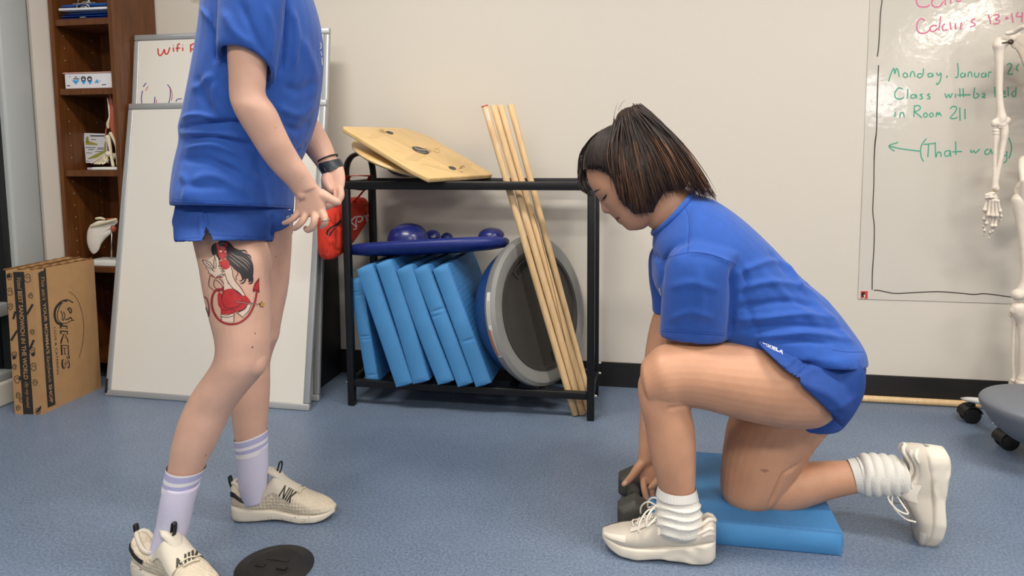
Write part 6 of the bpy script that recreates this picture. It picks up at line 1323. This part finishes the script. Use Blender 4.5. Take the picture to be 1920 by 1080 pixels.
e, top, M_, bst, bss = runner(frameM(Hf, xx_, np.cross([0, 0, 1], xx_), (0, 0, 1)), .283)
ZS = zm(200, 740, 3.177)
obj('strap_print', [ink_text(bst, 'NII', ZS((1075, 668), (1095, 655), (1050, 535), (1025, 560)), off=.0008, mi=0, bold=.02)] if False else [ink_text(bst, 'NIK', ZS((1022, 604), (1092, 672), (1136, 580), (1058, 536)), off=.0008, mi=0, bold=.03, shear=.1, fine=.05)], olive, e, False); flecks(bss, 432, 983, 600, 974, 60, e, 1)
Hn = np.array([-1.172, 1.408, 0]); Tn = Hn+.283*np.array([math.cos(.36), -math.sin(.36), 0]); xx_ = nrm(Tn-Hn)
e, top, M_, bst, bss = runner(frameM(Hn, xx_, np.cross([0, 0, 1], xx_), (0, 0, 1)), .283)
obj('strap_print', [ink_text(bst, 'NIK', ZS((412, 1078), (578, 1010), (556, 905), (408, 980)), off=.0008, mi=0, bold=.03, shear=.1, fine=.05)], olive, e, False); flecks(bss, 244, 1058, 300, 1076, 25, e, 2)
# sleeves of the seated parts end here
# ================================================================== SWIVEL CHAIR (right edge)
chm = mat('grey_shell', (112, 116, 124), .45, var=.03, vscale=8); chw = mat('chair_white', (224, 222, 218), .35); ckb = mat('caster_black', (24, 23, 22), .45)
CC = np.array([1.50, 2.55, 0])
ch = empty('swivel_chair', CC, 'grey swivel chair with white legs and black casters at the right edge', 'chair')
# grey storage dish under the seat
dc = py(1985, 772, 2.36); Rd = dc[0]-py(1842, 755, 2.36)[0]
prof = [(.001, -.172), (.09, -.166), (.17, -.138), (.24, -.088), (.288, -.026), (.303, .004), (.297, .028), (.26, .048), (.16, .064), (.001, .070)]
pr = crom(np.array(prof), 5); pr[:, 0] = np.maximum(pr[:, 0], .001)
Md_ = Matrix.Translation(dc.tolist())@Matrix.Rotation(math.radians(2), 4, 'Y')@Matrix.Diagonal((Rd/.305, Rd/.305*.84, Rd/.305, 1))
obj('storage_dish', lathe([tuple(q) for q in pr], Md_, 64), chm, ch)
def caster(tip, ang, wheel):
    """white leg blade from the hub with a hooded twin wheel under its tip"""
    t = np.array(tip); hub = np.array([dc[0], dc[1]+.05, .095])
    d = nrm(hub-t); side = nrm(np.cross(d, [0, 0, 1]))
    P = np.array([t-d*.012+[0, 0, -.006], t+d*.02, t+d*.08+[0, 0, .012], t+d*.16+[0, 0, .02], hub]); wd = [.006, .018, .022, .026, .03]
    leg = obj('leg', tube(P, wd, 14, 5, True, flat=.5, ref=side), chw, ch)
    c = t+d*.03; c[2] = .030; ax = np.array([math.cos(ang), math.sin(ang), 0]); fw_ = np.array([-ax[1], ax[0], 0])
    cs = obj('caster', [tube([[c[0]+.004, c[1], .06], [c[0]+.004, c[1], t[2]-.008]], .012, 12)], ckb, ch)
    for s in (-1, 1):
        w0 = c+ax*s*.007; w1 = c+ax*s*.023
        obj('wheel', tube([w0, w0+(w1-w0)*.2, w0+(w1-w0)*.8, w1], [.026, .030, .030, .024], 28), ckb, cs)
    # hood over the wheels
    V = []; Fc = []; n = 16
    for i in range(n+1):
        a = math.radians(15+170*i/n); p = c+fw_*math.cos(a)*.034+np.array([0, 0, math.sin(a)*.034])
        V += [p-ax*.026, p+ax*.026, p-ax*.026-(p-c)*.1, p+ax*.026-(p-c)*.1]
        if i: b = len(V); Fc += [(b-8, b-7, b-3, b-4), (b-6, b-5, b-1, b-2), (b-8, b-6, b-2, b-4), (b-7, b-5, b-1, b-3)]
    Fc += [(0, 1, 3, 2), (len(V)-4, len(V)-3, len(V)-1, len(V)-2)]
    obj('hood', (V, Fc), ckb, cs, True, 40)
c1 = pz(1831, 790); c2 = pz(1893, 840)
caster((c1[0]-.035, c1[1]+.02, .079), math.radians(-88), None)
caster((c2[0]-.030, c2[1]+.02, .079), math.radians(-84), None)
for a in (-70, 5, 52): 
    caster((dc[0]+.30*math.cos(math.radians(a)), dc[1]+.30*math.sin(math.radians(a))*.9, .079), math.radians(a+70), None)
sx = dc[0]+.16
obj('column', tube([(dc[0], dc[1], .12), (sx-.08, dc[1], .30), (sx, dc[1], .40)], [.03, .028, .03], 18, 4), chw, ch)
seat = []
for z_, k in [(.40, .55), (.405, .9), (.425, 1.0), (.445, .99), (.455, .93), (.452, .5), (.448, .05)]:
    th = np.linspace(0, 2*math.pi, 48, endpoint=False); c, s = sup(th, 3.2); seat.append(np.stack([sx+.12+.22*k*c, dc[1]+.22*k*s, np.full(48, z_)], -1))
obj('seat', skin(crom(np.array(seat), 3)), chm, ch)
bk_ = []
for t in np.linspace(0, 1, 8):
    th = np.linspace(0, 2*math.pi, 40, endpoint=False); c, s = sup(th, 2.6); w_ = .19*(1-.25*t**3); bk_.append(np.stack([np.full(40, sx+.33+.06*t)+.012*c-.03*(s**2)*1.0, dc[1]+w_*s, np.full(40, .47+.36*t)], -1))
obj('backrest', skin(np.array(bk_)), chm, ch)
# ================================================================== SKELETON
bo_ = mat('bone_cast', (226, 214, 200), .45, var=.05, vscale=45, bump=.15, bscale=120); crt_ = mat('cartilage_tan', (206, 178, 110), .5); hook = mat('steel_hook', (96, 88, 76), .35, metal=.8)
YSK = 2.72
sk = empty('skeleton', (1.32, YSK, 0), 'life-size white skeleton model hanging at the right edge before the wall film', 'skeleton model')
CX = py(2005, 300, YSK)[0]
Za = zm(1820, 0, 4.91); Zb_ = zm(1820, 200, 4.15); Zc = zm(1840, 480, 4.15)
def P3(z, x, y, Y=YSK): p = z((x, y))[0]; return py(p[0], p[1], Y)
def mir(g): v = np.array(g[0], float); v[:, 0] = 2*CX-v[:, 0]; return (v, g[1])
def both(name, geos, m_, **k):
    if isinstance(geos, tuple): geos = [geos]
    obj(name, geos, m_, sk); obj(name, [mir(g) for g in geos], m_, sk)
def bonepx(pts, z=None, Y=YSK, n=14): return tube([P3(z, p[0], p[1], Y+(p[3] if len(p) > 3 else 0)) for p in pts], [p[2] for p in pts], n, 4, True)
hum = fuse([bonepx([(262, 385, .016), (262, 420, .021), (264, 470, .0165), (262, 560, .0135), (264, 700, .0115), (264, 850, .0105), (272, 980, .0118), (280, 1075, .016)], Za), ball(P3(Za, 285, 400, YSK), (.022, .02, .017)), ball(P3(Za, 242, 405), (.013, .013, .016)),
            tube([P3(Zb_, 205, 110), P3(Zb_, 180, 130), P3(Zb_, 260, 120), P3(Zb_, 282, 105)], [.011, .011, .013, .012], 12, 4, True), ball(P3(Zb_, 182, 132), (.010, .012, .012)), ball(P3(Zb_, 245, 140), (.017, .014, .013)), ball(P3(Zb_, 280, 108), (.012, .012, .013)), tube([P3(Zb_, 235, 40), P3(Zb_, 240, 90), P3(Zb_, 235, 125)], [.013, .017, .014], 12, 4)], .0028, 3)
both('humerus', hum, bo_)
uln = fuse([bonepx([(262, 150, .012), (264, 200, .0125), (256, 280, .0095), (238, 380, .0085), (215, 500, .0075), (198, 590, .0075), (200, 640, .010)], Zb_)]+[ball(P3(Zb_, 250, 155), (.018, .012, .010))], .0025, 2)
both('ulna', uln, bo_)
rad = fuse([bonepx([(197, 190, .010), (197, 215, .0088), (195, 250, .0098), (190, 320, .007), (188, 420, .0068), (186, 520, .0072), (186, 600, .009), (188, 628, .0115)], Zb_), tube([P3(Zb_, 197, 178), P3(Zb_, 197, 190)], .0118, 14), tube([P3(Zb_, 197, 205), P3(Zb_, 197, 212)], .0112, 14)], .0025, 2)
both('radius', rad, bo_)
# hand
carp = [ball(P3(Zb_, x, y, YSK+dy_), (r_, r_*.9, r_*.85), 12, 8) for x, y, r_, dy_ in [(125, 688, .0075, -.004), (148, 680, .008, 0), (172, 676, .0085, 0), (190, 690, .007, .004), (140, 702, .0075, 0), (160, 704, .0078, -.004), (182, 706, .0075, 0), (200, 712, .0065, .004), (122, 706, .0065, -.004)]]
both('carpals', fuse(carp, .0018, 2), bo_)
rays = [[(122, 715), (118, 790), (106, 800)], None]
fing = [([(128, 718), (122, 760), (108, 800)], [(110, 815), (106, 870)], [(104, 876), (100, 930)], [(98, 935), (98, 938)]),
        ([(150, 728), (146, 780), (138, 840)], [(138, 855), (124, 905)], [(122, 910), (108, 960)], [(108, 968), (104, 995)]),
        ([(172, 730), (174, 790), (172, 845)], [(172, 855), (166, 925)], [(164, 935), (152, 975)], [(150, 985), (142, 1018)]),
        ([(195, 730), (200, 790), (204, 845)], [(202, 858), (192, 925)], [(188, 940), (170, 965)], [(166, 970), (158, 985)]),
        ([(212, 735), (222, 780), (230, 810)], [(230, 815), (236, 850)], [(234, 855), (228, 880)], [(226, 886), (222, 904)])]
for k, segs in enumerate(fing):
    g_ = []
    for j, s_ in enumerate(segs):
        r_ = [.0058, .0052, .0044, .0038][j]*(1 if k != 4 else .85); a = P3(Zb_, *s_[0], YSK-.004*k+.008+.01*j); b = P3(Zb_, *s_[-1], YSK-.004*k+.008+.012*j); mdl = (a+b)/2
        g_.append(tube([a, a+(mdl-a)*.4, mdl, b+(mdl-b)*.35, b], [r_*1.25, r_*.85, r_*.72, r_*.9, r_*1.3], 10, 3, True))
    both('finger_bones', g_, bo_)
both('wrist_pin', tube([P3(Zb_, 182, 630), P3(Zb_, 180, 665)], .004, 8), crt_)
# shoulder girdle
both('clavicle', tube([P3(Za, 335, 308, YSK-.03), P3(Za, 400, 292, YSK-.035), P3(Za, 480, 250, YSK-.06), P3(Za, 600, 255, YSK-.09), (CX-.02, YSK-.10, P3(Za, 600, 255)[2])], [.006, .009, .008, .007, .011], 12, 5, True), bo_)
both('scapula', fuse([tube([P3(Za, 372, 372, YSK), P3(Za, 420, 330, YSK+.03), P3(Za, 500, 340, YSK+.07)], [.010, .012, .008], 12, 4, True), tube([P3(Za, 385, 410), P3(Za, 440, 440, YSK+.03), P3(Za, 520, 560, YSK+.08), P3(Za, 560, 760, YSK+.10)], [.012, .016, .03, .008], 14, 5, True, flat=.28), tube([P3(Za, 420, 360, YSK+.01), P3(Za, 560, 420, YSK+.09)], [.01, .03], 12, 3, flat=.25)], .003, 2), bo_)
both('shoulder_hook', [tube([P3(Za, 285, 398, YSK-.018), P3(Za, 330, 390, YSK-.02), P3(Za, 370, 385, YSK-.012)], .0028, 8, 3), ball(P3(Za, 370, 386, YSK-.014), (.009, .006, .009))], hook)
# spine and ribs
zt_, zbm = P3(Za, 400, 250)[2]+.06, py(1905, 345, YSK)[2]+.02
sp = []
for k in range(22):
    z = zbm+(zt_+.05-zbm)*k/21; yy = YSK+.06+.03*math.sin(k/21*3.6); sp.append(tube([(CX, yy, z), (CX, yy, z+.018)], [.021, .019], 14, 1, True)); sp.append(tube([(CX, yy+.02, z+.006), (CX, yy+.055, z-.006)], .006, 8, 2, True)); sp.append(tube([(CX-.035, yy+.02, z+.008), (CX+.035, yy+.02, z+.008)], .006, 8, 2, True))
obj('spine', sp, bo_, sk); obj('spine_disc', [tube([(CX, YSK+.06+.03*math.sin(k/21*3.6), zbm+(zt_+.05-zbm)*(k+.62)/21), (CX, YSK+.06+.03*math.sin(k/21*3.6), zbm+(zt_+.05-zbm)*(k+.95)/21)], .018, 12) for k in range(21)], crt_, sk)
ztop = P3(Za, 475, 500)[2]; zlow = py(1905, 195, YSK)[2]
for k in range(10):
    t = k/9; z0 = ztop+.06+(zlow+.02-ztop-.06)*t; rx = .085+.055*math.sin(min(1, t*1.15)*2.1); ry = .07+.035*math.sin(t*2.6); drop = .05+.05*t
    Pp = []; a1 = 2.55 if k < 7 else 2.2-.15*(k-7)
    for a in np.linspace(.25, a1, 12):
        Pp.append((CX-rx*math.sin(a)**.9, YSK+.05*math.cos(a)*1.0+ry*math.cos(a)*.6-.0, z0-drop*(1-math.cos(a))/2*1.5))
    both('rib', tube(Pp, .0062, 8, 2, True, flat=.6), bo_)
    if 0 < k < 9:
        e_ = np.array(Pp[-1]); both('rib_cartilage', tube([e_, e_*.5+np.array([CX-.02, YSK-.075, e_[2]+.03])*.5, (CX-.012, YSK-.085, e_[2]+.05)], .007, 8, 3, True), crt_)
obj('sternum', tube([(CX, YSK-.09, ztop+.03), (CX, YSK-.095, ztop-.06), (CX, YSK-.088, ztop-.14)], [.022, .016, .01], 14, 4, True, flat=.4, ref=(1, 0, 0)), bo_, sk)
# pelvis
zp = py(1912, 385, YSK)[2]; xl = py(1908, 330, YSK)[0]
hip = fuse([tube([(xl+.004, YSK-.03, py(1909, 322, YSK)[2]-.03), (xl+.012, YSK+.0, py(1909, 300, YSK)[2]-.02), (xl+.045, YSK+.05, py(1909, 290, YSK)[2]-.015), (CX-.03, YSK+.075, py(1909, 320, YSK)[2])], [.010, .012, .012, .014], 12, 5, True),
            tube([(xl+.008, YSK-.03, py(1909, 322, YSK)[2]-.03), (xl+.03, YSK+.0, zp-.01), (xl+.05, YSK+.0, zp-.05), (CX-.06, YSK-.03, zp-.06), (CX-.012, YSK-.05, zp-.06)], [.012, .022, .024, .012, .014], 12, 5, True), tube([(xl+.03, YSK+.02, zp+.05), (CX-.04, YSK+.06, zp+.04)], [.04, .04], 12, 4, True, flat=.25), tube([(xl+.05, YSK+.01, zp-.05), (CX-.06, YSK+.02, zp-.12), (CX-.03, YSK-.03, zp-.10)], [.02, .016, .01], 12, 4, True)], .004, 3)
both('hip_bone', hip, bo_)
obj('sacrum', tube([(CX, YSK+.075, zp+.09), (CX, YSK+.085, zp+.03), (CX, YSK+.07, zp-.05)], [.045, .035, .012], 16, 4, True, flat=.5, ref=(1, 0, 0)), bo_, sk)
# thigh and shin bones
Zd = zm(1580, 250, 3.086)
fem = fuse([tube([py(1913, 352+0, YSK)*[1, 1, 0]+[.0, 0, py(1913, 372, YSK)[2]], py(1911, 378, YSK), py(1915, 420, YSK), py(1921, 470, YSK), py(1924, 520, YSK), py(1920, 545, YSK)], [.02, .024, .0165, .0145, .018, .024], 14, 5, True), tube([py(1912, 375, YSK), py(1935, 352, YSK)], [.018, .016], 12, 3, True), ball(py(1938, 350, YSK), .024), ball(py(1908, 553, YSK-.004), (.021, .026, .021)), ball(py(1934, 555, YSK-.004), (.021, .026, .02))], .0035, 3)
both('femur', fem, bo_)
tib = fuse([tube([P3(Zc, 290, 410), P3(Zc, 300, 450), P3(Zc, 318, 540), P3(Zc, 322, 700), P3(Zc, 322, 900), (P3(Zc, 322, 950)[0], YSK, .17)], [.026, .025, .015, .0125, .012, .018], 14, 5, True), ball(P3(Zc, 252, 425), (.014, .016, .015)), ball(P3(Zc, 330, 420), (.022, .022, .015))], .0032, 3)
both('tibia', tib, bo_)
fib = tube([P3(Zc, 228, 455, YSK+.012), P3(Zc, 258, 480, YSK+.012), P3(Zc, 252, 600, YSK+.012), P3(Zc, 246, 800, YSK+.012), P3(Zc, 250, 950, YSK+.012), (P3(Zc, 262, 950)[0], YSK+.012, .16)], [.008, .011, .006, .0055, .006, .009], 12, 5, True)
both('fibula', fib, bo_)
fx = P3(Zc, 318, 950)[0]; both('foot_bones', [fuse([ball((fx, YSK, .155), (.02, .026, .018)), ball((fx, YSK+.045, .135), (.018, .028, .02)), ball((fx, YSK-.04, .145), (.026, .02, .014))], .004, 2)]+[tube([(fx+.018-.011*k, YSK-.05, .14), (fx+.03-.018*k, YSK-.09, .12), (fx+.034-.02*k, YSK-.12+.006*k, .09)], [.007, .005, .005], 8, 3, True) for k in range(5)], bo_)
# skull, above the picture
skl, _ = head_geo((CX, YSK-.01, zt_+.20), np.array([0, -1., 0]), np.array([0, 0, 1.]), np.array([-1., 0, 0]), .92)
obj('skull', skl, bo_, sk)
skz = zt_+.20; sdk = mat('socket_dark', (60, 52, 44), .8)
for s_ in (-1, 1): obj('eye_socket', ball((CX+s_*.030, YSK-.082, skz-.022), (.017, .016, .016)), sdk, sk)
obj('nasal_opening', ball((CX, YSK-.094, skz-.055), (.011, .014, .016)), sdk, sk)
steel = mat('stand_steel', (150, 148, 144), .35, metal=.7)
XP_ = CX+.16
obj('stand_pole', tube([(XP_, YSK+.12, .05), (XP_, YSK+.12, zt_+.38), (XP_-.03, YSK+.10, zt_+.43), (CX+.03, YSK+.02, zt_+.42), (CX, YSK, zt_+.33)], .009, 12, 4), steel, sk)
for a in range(4):
    t = math.radians(a*45+180); p0 = np.array([XP_, YSK+.12, .05]); p1 = p0+np.array([.20*math.cos(t), .16*math.sin(t), -.015]); obj('stand_foot', tube([p0, p1], [.012, .009], 10, 3, True), steel, sk); obj('stand_wheel', tube([p1+[-.008, 0, -.012], p1+[.008, 0, -.012]], .022, 16), ckb, sk)
